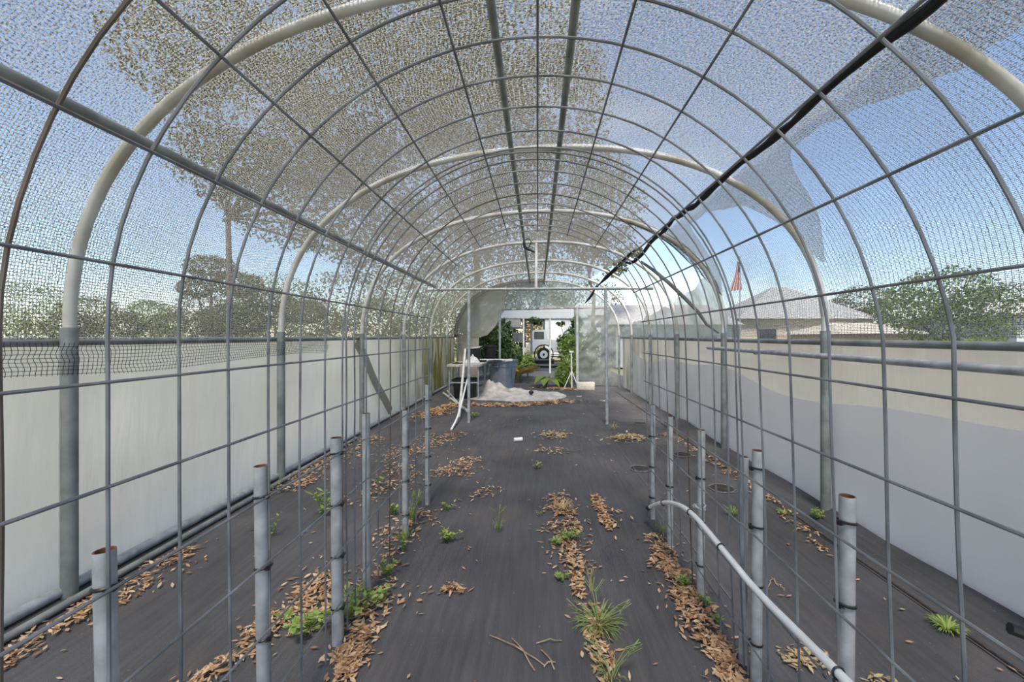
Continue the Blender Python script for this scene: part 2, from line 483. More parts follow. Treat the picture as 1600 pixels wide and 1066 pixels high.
def floor_material():
    m, nt, N, L, b = mat_base('weed_fabric')
    tc = N.new('ShaderNodeTexCoord')
    n1 = N.new('ShaderNodeTexNoise'); n1.inputs['Scale'].default_value = 1.4; n1.inputs['Detail'].default_value = 7
    L.new(tc.outputs['Object'], n1.inputs['Vector'])
    mp = N.new('ShaderNodeMapping'); mp.inputs['Scale'].default_value = (14, 0.8, 1)
    L.new(tc.outputs['Object'], mp.inputs['Vector'])
    n2 = N.new('ShaderNodeTexNoise'); n2.inputs['Scale'].default_value = 3.0; n2.inputs['Detail'].default_value = 5
    L.new(mp.outputs['Vector'], n2.inputs['Vector'])
    n3 = N.new('ShaderNodeTexNoise'); n3.inputs['Scale'].default_value = 240.0; n3.inputs['Detail'].default_value = 2
    L.new(tc.outputs['Object'], n3.inputs['Vector'])
    a = math_node(N, L, 'MULTIPLY_ADD', n1.outputs['Fac'], 0.8, math_node(N, L, 'MULTIPLY', n2.outputs['Fac'], 0.45))
    a = math_node(N, L, 'MULTIPLY_ADD', n3.outputs['Fac'], 0.25, a)
    rp = N.new('ShaderNodeValToRGB')
    rp.color_ramp.elements[0].position = 0.5; rp.color_ramp.elements[0].color = (0.045, 0.0435, 0.0465, 1)
    rp.color_ramp.elements[1].position = 1.0; rp.color_ramp.elements[1].color = (0.118, 0.113, 0.118, 1)
    L.new(a, rp.inputs['Fac'])
    # brown dust smears
    n4 = N.new('ShaderNodeTexNoise'); n4.inputs['Scale'].default_value = 2.6; n4.inputs['Detail'].default_value = 8
    mp4 = N.new('ShaderNodeMapping'); mp4.inputs['Scale'].default_value = (1.6, 0.7, 1); mp4.inputs['Location'].default_value = (3.1, 1.7, 0)
    L.new(tc.outputs['Object'], mp4.inputs['Vector']); L.new(mp4.outputs['Vector'], n4.inputs['Vector'])
    r4 = N.new('ShaderNodeValToRGB'); r4.color_ramp.elements[0].position = 0.56; r4.color_ramp.elements[1].position = 0.78
    L.new(n4.outputs['Fac'], r4.inputs['Fac'])
    mx = N.new('ShaderNodeMixRGB'); L.new(math_node(N, L, 'MULTIPLY', r4.outputs['Color'], 0.5), mx.inputs['Fac'])
    L.new(rp.outputs['Color'], mx.inputs['Color1']); mx.inputs['Color2'].default_value = (0.16, 0.125, 0.095, 1)
    # pale specks
    vo = N.new('ShaderNodeTexNoise'); vo.inputs['Scale'].default_value = 75.0; vo.inputs['Detail'].default_value = 2
    L.new(tc.outputs['Object'], vo.inputs['Vector'])
    sk = math_node(N, L, 'GREATER_THAN', vo.outputs['Fac'], 0.735)
    mx2 = N.new('ShaderNodeMixRGB'); L.new(math_node(N, L, 'MULTIPLY', sk, 0.75), mx2.inputs['Fac'])
    L.new(mx.outputs['Color'], mx2.inputs['Color1']); mx2.inputs['Color2'].default_value = (0.3, 0.24, 0.18, 1)
    L.new(mx2.outputs['Color'], b.inputs['Base Color'])
    b.inputs['Roughness'].default_value = 0.62
    b.inputs['Specular IOR Level'].default_value = 0.35
    wv = N.new('ShaderNodeTexWave'); wv.bands_direction = 'X'; wv.inputs['Scale'].default_value = 45.0; wv.inputs['Distortion'].default_value = 1.5
    L.new(tc.outputs['Object'], wv.inputs['Vector'])
    bp = N.new('ShaderNodeBump'); bp.inputs['Strength'].default_value = 0.35; bp.inputs['Distance'].default_value = 0.006
    L.new(math_node(N, L, 'ADD', wv.outputs['Fac'], math_node(N, L, 'MULTIPLY', n2.outputs['Fac'], 2.0)), bp.inputs['Height'])
    L.new(bp.outputs['Normal'], b.inputs['Normal'])
    return m


M['floor'] = floor_material()
M['lawn'] = simple('lawn_ground', (0.17, 0.165, 0.075), 0.95, 0, scale=3, col2=(0.3, 0.275, 0.16))

# ------------------------------------------------------------------ frame of the tunnel
DL = [1.95, 3.56, 5.20, 6.83, 8.54, 10.05, 11.40]     # depth of the left foot of each hoop
DR = [1.42, 2.86, 4.42, 5.90, 7.30, 8.75, 10.10]      # depth of the right foot
XL, XR = -2.195, 1.98
XC, A_, RISE, EXPO = (XL + XR) / 2, (XR - XL) / 2, 1.45, 2.3


def interp(arr, s):
    i = int(math.floor(s))
    i = max(0, min(len(arr) - 2, i))
    return arr[i] + (arr[i + 1] - arr[i]) * (s - i)


def depth(s, x):
    t = (x - XL) / (XR - XL)
    return interp(DL, s) * (1 - t) + interp(DR, s) * t


def hoop_point(s, th, off=0.0, z0=1.21):
    c, sn = math.cos(th), math.sin(th)
    x = XC + (A_ + off) * math.copysign(abs(c) ** (2 / EXPO), c)
    z = z0 + (RISE + off) * abs(sn) ** (2 / EXPO)
    return Vector((x, depth(s, x), z))


# floor
fl = sheet('floor', lambda u, v: (-2.75 + 5.4 * u, -2.5 + 21.5 * v,
                                  0.0 if True else 0), 60, 60, M['floor'])
tag(fl, kind='structure', label='black woven weed fabric laid over the tunnel floor')
gr = sheet('ground', lambda u, v: (-60 + 120 * u, -30 + 110 * v, -0.06), 4, 4, M['lawn'])
tag(gr, kind='structure', label='green lawn outside the tunnel')

# hoops
hoop_words = ['nearest steel and pipe hoop, its arch running out of the top of the picture',
              'second pipe hoop from the camera, its arch crossing both ridge pipes in full',
              'third pipe hoop from the camera, at the edge of the torn opening in the net',
              'fourth pipe hoop, the one the upright over the crossbar hangs from',
              'fifth pipe hoop, first one behind the crossbar with two uprights',
              'sixth pipe hoop, last but one before the plastic end wall',
              'end hoop framing the clear plastic end wall']
for i in range(7):
    h = thing('hoop_frame', hoop_words[i], 'hoop', (XC, depth(i, XC), 0))
    inv = Matrix.Translation(-h.location)
    N_ = 48
    pts = [inv @ hoop_point(i, math.pi * (1 - k / N_)) for k in range(N_ + 1)]
    MB().tube(pts, 0.024, 10).build('arch_pipe', M['hoop'], h)
    for x, d in ((XL, DL[i]), (XR, DR[i])):
        b = inv @ Vector((x, d, 0.0)); t = inv @ Vector((x, d, 1.255))
        MB().tube([b, t], 0.031 if i < 5 else 0.027, 12).build('post', M['galv_dull'], h)

# rails, purlins
def pipe(name, pts, r, mat, label, cat='pipe', n=10, group=None):
    o = MB().tube(pts, r, n).build(name, mat)
    return tag(o, label, cat, group)


pipe('wall_rail', [(XL - 0.055, 0.2, 1.185), (XL - 0.055, 5, 1.195), (XL - 0.055, 11.5, 1.215)], 0.022, M['galv_dull'], 'grey horizontal pipe along the top of the white sheeting behind the bird netting', 'rail')
pipe('wall_rail', [(XR + 0.055, 0.2, 1.165), (XR + 0.055, 5, 1.18), (XR + 0.055, 10.2, 1.2)], 0.022, M['galv_dull'], 'grey horizontal pipe along the top of the wall with two layers of sheeting', 'rail')
pipe('base_pipe', [(XL - 0.02, 0.2, 0.028), (XL - 0.03, 5, 0.028), (XL - 0.02, 11.3, 0.028)], 0.026, M['galv'], 'grey pipe rolled into the bottom of the white sheeting beside the leaf drift', 'pipe')
pipe('loose_base_pipe', [(XL + 0.10, 0.3, 0.02), (XL + 0.085, 3.0, 0.02), (XL + 0.06, 4.9, 0.02)], 0.017, M['galv_dull'], 'thin grey pipe lying on the fabric just inside the wall foot with the leaf drift', 'pipe')
pipe('ridge_pipe', [(-0.197, 0.4, 2.615), (-0.197, 11.0, 2.615)], 0.02, M['galv_dull'], 'ridge pipe with the black clamp hanging from it', 'pipe')
pipe('ridge_pipe', [(0.16, 0.4, 2.615), (0.16, 11.0, 2.615)], 0.02, M['galv_dull'], 'ridge pipe on the side of the black seam, without the clamp', 'pipe')
pipe('side_purlin', [(-1.74, 0.5, 2.075), (-1.735, 7.6, 2.06)], 0.023, M['galv_dull'], 'thick grey pipe sloping from the upper corner to the crossbar end', 'pipe')
pipe('hanging_rail', [(1.865, 0.8, 1.075), (1.865, 4.55, 1.095)], 0.02, M['galv'], 'shiny pale pipe slung below the rail on the wall with two layers of sheeting', 'pipe')
hk = MB().tube([P(1189, 540, 3.95) + Vector((0, 0, 0)), P(1190, 545, 3.95), P(1186, 552, 3.95), P(1180, 554, 3.95), P(1175, 550, 3.95), P(1176, 545, 3.95)], 0.005, 6).build('wire_hook', M['black'])
tag(hk, 'small black hook hanging on the shiny pale pipe', 'hook')

# crossbar frame across the tunnel
cf = thing('crossbar_frame', 'grey goalpost of pipe standing across the tunnel, held to the fourth hoop', 'frame', (0, 5.9, 0))
MB().tube([(-1.56, 0, 1.885), (1.63, 0.0, 1.905)], 0.02, 10).build('crossbar', M['galv'], cf)
MB().tube([(-0.975, 0, 0), (-0.975, 0, 1.87)], 0.022, 12).build('upright', M['galv'], cf)
MB().tube([(0.965, -0.12, 0), (0.965, 0.0, 1.88)], 0.022, 12).build('upright', M['galv'], cf)
MB().tube([(-0.02, 0.02, 1.905), (-0.02, 0.42, 2.63)], 0.022, 12).build('hanger_pipe', M['hoop'], cf)
MB().tube([(1.53, 0, 1.905), (1.635, 0, 1.906)], 0.025, 12).build('sleeve', M['galv_dull'], cf)
MB().tube([(-1.57, 0, 1.885), (-1.40, 0, 1.887)], 0.025, 12).build('sleeve', M['pvc_dirty'], cf)
cl = MB()
c0 = P(823, 388, 6.15)
cl.tube([c0 + Vector((-0.05, 0, 0.1)), c0 + Vector((-0.03, 0, 0.02)), c0 + Vector((0.03, 0, -0.02)), c0 + Vector((0.12, 0, -0.06))], [0.012, 0.022, 0.022, 0.01], 8)
cl.tube([c0 + Vector((0.02, 0, 0.0)), c0 + Vector((0.07, 0, 0.09)), c0 + Vector((0.03, 0, 0.15)), c0 + Vector((-0.03, 0, 0.12))], 0.009, 6)
tag(cl.build('black_clamp', M['black']), 'tangled black clamp hanging from a ridge pipe beside the hanger pipe', 'clamp')

# ------------------------------------------------------------------ sheeting walls
def film_wall(name, x0, d0, d1, ztop, sgn, seed, amp=0.014, zlow=0.0, flare=0.0):
    def fn(u, v):
        y = d0 + (d1 - d0) * u
        z = zlow + (ztop - zlow) * v
        bul = amp * (nz(y * 0.9, z * 1.3, seed) * 1.6 + nz(y * 3, z * 1.2 + y, seed + 5) * 0.7 + nz(y * 7 + z * 6, z * 2, seed + 9) * 0.3) * math.sin(math.pi * min(1, v * 0.9 + 0.08))
        fl = flare * (1 - v) ** 6
        return (x0 + sgn * (0.012 + abs(bul) * 0 + bul + 0.0) - sgn * fl, y, z)
    return fn


wlm = sheet('wall_left', film_wall('l', XL - 0.085, -0.6, 11.45, 1.20, -1, 3.0, 0.028), 160, 16, M['film_left'])
tag(wlm, kind='structure', label='white plastic sheeting wall, algae stained near the table')
wrm = sheet('wall_right', film_wall('r', XR + 0.095, -0.6, 10.2, 1.185, 1, 8.0), 150, 16, M['film_right'])
tag(wrm, kind='structure', label='tan plastic sheeting wall behind the inner white sheet')


def fold_fn(u, v):
    y = -0.6 + 9.9 * u
    top = 0.83 + 0.05 * math.sin(y * 1.35 + 0.6) + 0.03 * math.sin(y * 3.1) - 0.05 * max(0, 1 - abs(y - 2.9) / 1.2)
    low = 0.03 + 0.02 * math.sin(y * 2.3)
    z = low + (top - low) * v
    b = 0.010 * nz(y * 1.2, z * 2, 14.0) + 0.005 * nz(y * 5, z * 4, 2.0)
    return (XR + 0.062 + b - 0.03 * (1 - v) ** 4, y, z)


fo = sheet('inner_sheeting', fold_fn, 140, 14, M['film_fold'])
tag(fo, 'bluish white sheet with a wavy top edge hung low on the tan sheeting wall', 'plastic sheet')


def skirt_fn(u, v):   # weed fabric lapped up against the right wall foot
    y = 0.3 + 9.2 * u
    x = 1.72 + 0.32 * v
    hgt = 0.035 + 0.03 * nz(y * 1.7, 3.3) + 0.06 * max(0, nz(y * 0.8, 7.7))
    z = 0.004 + hgt * (v ** 2.2)
    return (x, y, z)


sk = sheet('fabric_lap', skirt_fn, 120, 8, M['floor'])
tag(sk, 'loose edge of black weed fabric lapped up below the bluish inner sheet', 'weed fabric')
tag(MB().tube([(1.735 + 0.012 * nz(k * 0.8, 2), 0.35 + k * 0.3, 0.006) for k in range(30)], 0.006, 5).build('fabric_seam', M['soil']), 'dirt filled seam in the weed fabric beside the wall with the inner sheet', 'seam')
tag(MB().tube([(0.89, 1.9 + k * 0.8, 0.003) for k in range(9)], 0.003, 5).build('thin_string', M['fray']), 'thin pale string lying straight along the fabric past the planting holes', 'string')

# diagonal strip of old net hanging inside the left sheeting
def strip_fn(u, v):
    y0, z0 = 5.15 + 1.2 * u, 1.16 - 1.1 * u
    return (XL - 0.05 + 0.01 * math.sin(9 * u), y0 + 0.13 * (v - 0.5), z0 + 0.11 * (v - 0.5))


tag(sheet('net_strip', strip_fn, 30, 2, M['net_dense'], uvs=lambda u, v: (u * 1.6, v * 0.15)), 'grey strip of old net slanting down the white sheeting between third and fourth hoop', 'net strip')

# square bird netting hanging below the rail (left)
bn = MB()
ny_, nzz = 118, 9
y0, y1 = 1.2, 4.3
def bn_pt(y, k):
    drop = 0.0195 * k * (1 + 0.10 * math.sin(y * 3.1)) * (1.0 - 0.22 * (y - y0) / (y1 - y0))
    return Vector((XL + 0.035 + 0.006 * math.sin(y * 11 + k), y + 0.003 * math.sin(k * 1.7 + y * 20), 1.185 - drop + 0.004 * math.sin(y * 5)))
for k in range(1, nzz):
    bn.tube([bn_pt(y0 + (y1 - y0) * i / ny_, k) for i in range(ny_ + 1)], 0.0013, 3, cap=False)
for i in range(int((y1 - y0) / 0.021)):
    y = y0 + i * 0.021
    bn.tube([bn_pt(y, k * 0.93 + 0.02) for k in range(0, nzz + 1)], 0.0012, 3, cap=False)
tag(bn.build('bird_netting', M['black'], smooth=False), 'black square mesh bird netting hanging from the rail over the white sheeting', 'netting')

# ------------------------------------------------------------------ shade net
TH_END = [42, 41, 49, 52, 55, 58, 60]


def th_end(s):
    if s < 2.0:
        fr = s - math.floor(s)
        tab = [(0, 38), (0.12, 41), (0.4, 45), (0.6, 45.5), (0.7, 41), (0.78, 33), (0.86, 24), (0.94, 17), (1.0, 18)]
        if s < 0: tab = [(0, 40), (1, 40)]
        elif s > 1: tab = [(0, 20), (0.06, 30), (0.14, 41), (0.4, 45), (0.6, 45.5), (0.7, 42), (0.8, 33), (0.9, 20), (1.0, 14)]
        for (a, va), (b, vb) in zip(tab[:-1], tab[1:]):
            if a <= fr <= b:
                return math.radians(va + (vb - va) * (fr - a) / (b - a) + 1.2 * nz(s * 9, 1.2) + 0.6 * nz(s * 29, 4.0))
    base = interp(TH_END, min(max(s, 0), 5.99))
    return math.radians(base - 3.0 * abs(math.sin(math.pi * s)) * (1 if s < 2 else 0) + (2.2 * nz(s * 6, 1.2) + 1.2 * nz(s * 19, 4.0)) * (1.0 if s > 1.9 else 0.5))


def top_net(u, v):
    s = -1.6 + 7.62 * u
    th = math.pi * 1.0 + (th_end(s) - math.pi) * v
    fr = s - math.floor(s)
    sag = -0.05 * math.sin(math.pi * fr) * math.sin(th) + 0.012 * nz(s * 4, th * 4, 2)
    p = hoop_point(s, th, 0.035 + sag, 1.2)
    return p


tn = sheet('ceiling', top_net, 240, 80, M['net'], uvs=lambda u, v: (4.6 * v, 12.0 * u))
tag(tn, kind='structure', label='grey knitted shade net over the hoops, torn open past the third hoop')


def low_net(u, v):
    s = -1.6 + 3.62 * u
    t0, t1 = math.radians(48.5), math.radians(0.5)
    th = t0 + (t1 - t0) * v
    fr = s - math.floor(s)
    bag = 0.055 * math.sin(math.pi * fr) * math.sin(math.pi * v) + 0.02 * nz(s * 3, v * 4, 6)
    return hoop_point(s, th, 0.06 + bag, 1.18)


ln = sheet('side_shade_net', low_net, 70, 30, M['net_lite'], uvs=lambda u, v: (1.9 * v, 5.6 * u))
tag(ln, 'light fine shade net between the black seam and the rail, up to the third hoop', 'shade net')


def rag_net(u, v):     # what is left of the side net beyond the tear
    s = 2.0 + 4.0 * u
    top = math.radians(16 * (1 - u) ** 2 + 9 + 5 * nz(s * 3, 1) )
    th = top * (1 - v) + math.radians(0.5) * v
    return hoop_point(s, th, 0.05 + 0.02 * nz(s * 5, v * 3), 1.18)


tag(sheet('torn_side_net', rag_net, 50, 10, M['clear'], uvs=lambda u, v: (0.6 * v, 5.8 * u)), 'low ragged strip of film left along the rail below the torn opening', 'plastic film')


def hem_net(u, v):
    s = 5.62 + 0.4 * v
    th = math.radians(182 - 97 * u)
    return hoop_point(s, th, 0.0 - 0.02 * v, 1.2)


tag(sheet('net_hem', hem_net, 40, 6, M['net_dense'], uvs=lambda u, v: (4 * u, 0.6 * v)), 'dark doubled hem of shade net around the end hoop above the table', 'shade net')

# black seam strip
seam = MB()
def seam_pt(s):
    th = math.radians(50.0 + 0.3 * math.sin(s * 9))
    return hoop_point(s, th, -0.055, 1.19)
pts, rad = [], []
s = -1.2
while s < 1.0:
    p = seam_pt(s)
    pts.append(p + Vector((0.014 * nz(s * 7, 1), 0, 0.014 * nz(s * 6, 5)))); rad.append(0.021 + 0.007 * nz(s * 9, 8)); s += 0.05
while s < 2.15:
    p = seam_pt(s)
    pts.append(p + Vector((0.03 * nz(s * 7, 1), 0, 0.03 * nz(s * 6, 5)))); rad.append(0.022 + 0.012 * nz(s * 11, 8)); s += 0.05
pts += [P(1003, 398, 4.75), P(992, 408, 4.8), P(984, 412, 4.85), P(976, 409, 4.9)]
rad += [0.02, 0.02, 0.016, 0.01]
seam.tube(pts, rad, 8)
tag(seam.build('black_seam_roll', M['black_cloth']), 'ragged black cloth roll along the seam of the shade nets', 'cloth roll')
sp2 = MB()
q = [(1005, 383, 5.6), (985, 397, 5.8), (965, 417, 6.2), (947, 434, 6.5), (938, 443, 6.7)]
sp2.tube([P(*a) for a in q], [0.01, 0.022, 0.026, 0.03, 0.012], 8)
q = [(930, 450, 7.0), (926, 459, 7.05), (921, 466, 7.1), (914, 474, 7.15)]
sp2.tube([P(938, 443, 6.7)] + [P(*a) for a in q], [0.012, 0.012, 0.022, 0.022, 0.008], 8)
tag(sp2.build('dangling_seam_scrap', M['black_cloth']), 'torn black scrap of seam cloth dangling behind the crossbar', 'cloth scrap')
br = [P(1002, 409, 4.9), P(1022, 423, 4.75), P(1045, 442, 4.65), (P(1070, 466, 4.6)), P(1092, 489, 4.6), P(1104, 507, 4.6), P(1123, 521, 4.55)]
tag(MB().tube(br, [0.014, 0.02, 0.022, 0.022, 0.02, 0.016, 0.008], 8).build('fallen_net_edge', M['net_dense'] if False else M['wood_grey']), 'grey rolled net edge slanting down across the torn opening', 'net edge')

# ------------------------------------------------------------------ wire panels
RXL, RXR, RZ = 0.775, 0.745, 0.755


def arch_path():
    """dense centre line of a panel wire from left foot to right foot with arc length measured from the top"""
    pts = []
    for k in range(181):
        th = math.pi / 2 * k / 180
        pts.append((math.sin(th), math.cos(th)))
    return pts


ell = arch_path()


def side_curve(rx):
    P_, Ls = [], [0.0]
    for sx, cz in ell:
        P_.append((sx * rx, H + RZ * cz))
    for k in range(14):
        P_.append((rx, H - (k + 1) * (H - 0.02) / 14))
    for i in range(1, len(P_)):
        Ls.append(Ls[-1] + math.dist(P_[i], P_[i - 1]))
    return P_, Ls


CL, LL = side_curve(RXL)
CR, LR = side_curve(RXR)


def at_len(L):
    C, LS, sg = (CR, LR, 1) if L >= 0 else (CL, LL, -1)
    L = abs(L)
    for i in range(1, len(LS)):
        if LS[i] >= L:
            t = (L - LS[i - 1]) / (LS[i] - LS[i - 1])
            return sg * (C[i - 1][0] + t * (C[i][0] - C[i - 1][0])), C[i - 1][1] + t * (C[i][1] - C[i - 1][1])
    return sg * C[-1][0], C[-1][1]


panels = [([0.45, 0.60, 0.75, 0.90, 1.045, 1.20, 1.36, 1.52, 1.655], 'near arched wire cattle panel, its tall wires closest to the camera'),
          ([1.69, 1.765, 1.88, 2.03, 2.19, 2.35, 2.50, 2.65, 2.80, 2.95], 'far arched wire cattle panel, ending before the crossbar frame')]
for pi_, (ys, lab) in enumerate(panels):
    pt = thing('wire_trellis', lab, 'wire trellis', (0, ys[0], 0))
    amp = 0.008
    def wob(L, y, k=pi_):
        return amp * nz(L * 1.3, y * 1.1, 3.0 + k)
    def ppt(L, y, out=0.0):
        x, z = at_len(L)
        w = wob(L, y)
        if x > 0:
            ph = math.atan2(x / RXR, (z - H) / RZ) / (math.pi / 2) if z > H else 1.0
            y = y - 0.187 * ph ** 1.5
            lean = 0.045 * (ph ** 2 if z > H else max(0.0, z / H))
            z = H + (z - H) * (1 - lean) if z > H else z
            x *= 1 - lean
        nxl = math.copysign(1, x) if z < H else x / RXR
        nzl = 0 if z < H else (z - H) / RZ
        return Vector((x + (w + out) * nxl, y - ys[0], z + (w + out) * nzl))
    n = 72
    for wi, y in enumerate(ys):
        Lm, Rm = LL[-1], LR[-1]
        pth = [ppt(-Lm + (Lm + Rm) * k / n, y + 0.006 * nz(k * 0.15, wi * 3.0)) for k in range(n + 1)]
        MB().tube(pth, 0.0034, 6).build('arch_wire', M['wire_rust'] if (pi_ == 0 and wi in (1,)) or (pi_ == 1 and wi in (4,)) else M['wire'], pt)
    for k in range(-11, 12):
        L = abs(k) * 0.2036
        L += 0.05 * L if L < 1.23 else 0.0615 * max(0.0, (1.95 - L) / 0.72)
        L = math.copysign(L, k)
        pth = [ppt(L, ys[0] + (ys[-1] - ys[0]) * j / 8 + (0.02 if j == 8 else 0) - (0.02 if j == 0 else 0), -0.006) for j in range(9)]
        MB().tube(pth, 0.0034, 6).build('cross_wire', M['wire'], pt)

# the posts that hold the panels, tied with black cable ties
def stake(px, pytop, xw, label, r=0.0175, ties=(0.753, 0.55, 0.347, 0.143), lean=0.0, group=None, d=None):
    sgn = -1 if xw < 0 else 1
    if d is None:
        d = F * abs(xw) / abs(px - VX)
    ztop = H - (pytop - VY) * d / F
    t = thing('steel_stake', label, 'post', (xw, d, 0), 0, group)
    MB().hollow((lean, 0, 0), (0, 0, ztop), r, 0.003, 14, 0, 1).build('pipe', [M['galv'], M['post_rust']], t)
    for z in ties:
        if z > ztop - 0.03: continue
        mb = MB()
        cx = lean * (1 - z / ztop)
        mb.torus((cx - sgn * 0.004, 0, z), r + 0.004, 0.0035, axis=(0.15 * sgn, 0.1, 1), n=16, k=5)
        hd = Vector((cx - sgn * (r + 0.006), -0.008, z))
        mb.box(hd, (0.010, 0.011, 0.009), 0.3)
        mb.tube([hd, hd + Vector((sgn * -0.004, -0.022, 0.006))], 0.002, 4)
        mb.build('cable_tie', M['black'], t)
    return t


XPL, XPR = -0.797, 0.768
stake(163, 860, XPL, 'nearest steel stake beside the leaf drift side, its rusty open top low in the corner', lean=0.02, r=0.0165, ties=(0.753,))
stake(407, 728, XPL, 'second steel stake of the row beside the drifts, standing over the brown leaf pile', lean=0.012)
stake(525, 684, XPL, 'third steel stake of the row beside the drifts, in the sprawling green weed', lean=0.006, r=0.021)
stake(572, 646, XPL, 'fourth steel stake of the row beside the drifts, without ties', ties=(), lean=0.004)
stake(633, 641, XPL, 'fifth steel stake of the row beside the drifts, near the feathery weeds')
stake(668, 601, XPL, 'last steel stake of the row beside the drifts, at the panel end')
stake(1324, 775, XPR, 'nearest steel stake of the conduit row, open top against the bluish sheet', r=0.018, lean=-0.006)
stake(1184, 704, XPR, 'stouter of the two paired stakes behind the white conduit', r=0.0185, lean=-0.006)
stake(1163, 714, XPR + 0.0, 'slimmer of the two paired stakes behind the white conduit', r=0.0145, ties=(), lean=-0.006)
stake(1096, 672, XPR, 'steel stake with a wire scrap twisted on it behind the white conduit', lean=-0.004)
stake(1047, 651, XPR, 'second last steel stake of the row with the white conduit', ties=(0.753, 0.347))
stake(1020, 633, XPR, 'last steel stake of the row with the white conduit, beside its black end cap', r=0.0165)
tw = MB()
c = Vector((XPR - 0.02, F * XPR / 256.0 - 0.02, 0.42))
tw.tube([c + Vector((0.03 * math.cos(a * 1.1), 0.03 * math.sin(a * 1.1), 0.012 * math.sin(a * 2.3) + 0.001 * a)) for a in range(14)], 0.003, 5)
tag(tw.build('twisted_wire_scrap', M['galv']), 'scrap of bright wire twisted around the stake behind the conduit', 'wire')
cw = P(1590, 985, 0.648)
tag(MB().tube([cw + Vector((-0.012, 0.0, 0.003)), cw + Vector((0.02, -0.012, -0.006))], 0.009, 8).build('black_wire_cap', M['black']), 'black cap on the end of a panel wire at the picture edge', 'cap')

# white conduit with black end
cd = thing('bent_conduit', 'bent white plastic conduit tied along the stakes, a black cap on its low end', 'conduit', (0.72, 2.0, 0))
cpx = [(1015, 793, 2.62), (1030, 786, 2.42), (1048, 785, 2.20), (1068, 792, 2.0), (1085, 806, 1.86), (1105, 829, 1.72), (1140, 872, 1.55), (1180, 922, 1.375), (1250, 992, 1.14), (1320, 1062, 0.972), (1420, 1165, 0.80), (1560, 1300, 0.65)]
cp = [P(*a) - cd.location for a in cpx]
# smooth the path
def smooth_path(p, it=2):
    for _ in range(it):
        q_ = [p[0]]
        for a, b in zip(p[:-1], p[1:]):
            q_ += [a * 0.75 + b * 0.25, a * 0.25 + b * 0.75]
        q_.append(p[-1]); p = q_
    return p
cps = smooth_path(cp)
MB().tube(cps, 0.0115, 12).build('conduit', M['pvc'], cd)
dirv = (cps[0] - cps[3]).normalized()
MB().tube([cps[0] - dirv * 0.012, cps[0] + dirv * 0.04], 0.0145, 12).build('end_cap', M['black'], cd)
for f in (0.16, 0.36, 0.52, 0.80):
    k = int(f * (len(cps) - 1)); a = (cps[k + 1] - cps[k - 1]).normalized()
    MB().torus(cps[k], 0.0135, 0.003, axis=a, n=12, k=5).build('cable_tie', M['black'], cd)

# ------------------------------------------------------------------ end wall of clear film
def end_pt(x, z, off=0.0):
    return Vector((x, depth(6, x) - 0.02 + off, z))


def arch_z(x):
    u = min(0.999, abs(x - XC) / A_)
    return 1.21 + RISE * (1 - u ** EXPO) ** (1 / EXPO)


low_pts = [(-2.15, 1.33), (-1.95, 1.26), (-1.6, 1.2), (-1.35, 1.26), (-1.12, 1.5), (-0.93, 1.84), (-0.85, 1.93), (0.93, 1.93), (0.96, 0.03), (1.93, 0.03), (1.99, 0.03)]


def zlow_at(x):
    for (a, za), (b, zb) in zip(low_pts[:-1], low_pts[1:]):
        if a <= x <= b:
            return za + (zb - za) * (x - a) / (b - a)
    return low_pts[-1][1]


def film_patch(name, xa, xb, mat, label, nu=40, nv=30, amp=0.05, seed=1.0):
    def fn(u, v):
        x = xa + (xb - xa) * u
        zl, zt = zlow_at(x), arch_z(x) - 0.02
        zt = max(zt, zl + 0.02)
        z = zl + (zt - zl) * v
        wr = amp * (nz(x * 2.2 + z, z * 1.3 - x, seed) + 0.5 * nz(x * 6 - z * 5, z * 5, seed + 3)) * (0.25 + 0.75 * math.sin(math.pi * v))
        return end_pt(x, z, wr)
    return tag(sheet(name, fn, nu, nv, mat), kind=None, label=label, cat='plastic film')


film_patch('end_film', -2.14, -0.86, M['clear_swag'], 'clouded plastic film sagging in a swag above the table and bin', seed=2.0)
film_patch('end_film', -0.86, 0.95, M['clear'], 'clear plastic film filling the arch above the open doorway', seed=5.0, amp=0.07)
film_patch('end_film', 0.955, 1.99, M['clear_door'], 'creased clear plastic film hanging to the floor beside the doorway behind the foam block', nu=40, nv=50, seed=9.0, amp=0.09)
def corner_fn(u, v):
    x = -2.2 + 0.62 * u
    z = 0.02 + (1.3 - 0.05 * math.sin(u * 3)) * v
    return end_pt(x, z, 0.03 + 0.05 * nz(x * 3, z * 1.2, 4))
tag(sheet('end_film', corner_fn, 14, 20, M['film_right']), 'cream plastic film closing the corner behind the work table', 'plastic film')
# bar through the film, door frame
db = thing('doorway_frame', 'pale pipe doorway in the plastic end wall, between the table and the foam block', 'frame', (0, depth(6, 0), 0))
o_ = -db.location
MB().tube([end_pt(-1.0, 0) + o_, end_pt(-1.0, 1.93) + o_], 0.028, 10).build('door_post', M['galv'], db)
MB().tube([end_pt(0.99, 0) + o_, end_pt(0.985, 1.95) + o_], 0.034, 10).build('door_post', M['pvc_dirty'], db)
MB().tube([end_pt(-0.95, 1.93) + o_, end_pt(1.75, 1.93) + o_], 0.014, 8).build('header_bar', M['galv_dull'], db)
for x in (-0.62, -0.38, 0.10, 0.62):
    MB().box(end_pt(x, 1.945, -0.02) + o_, (0.11, 0.03, 0.028), 0.3).build('clip', M['pvc'], db)
MB().tube([end_pt(-0.02, 1.93) + o_, end_pt(-0.02, 2.63) + o_], 0.02, 8).build('king_post', M['galv'], db)

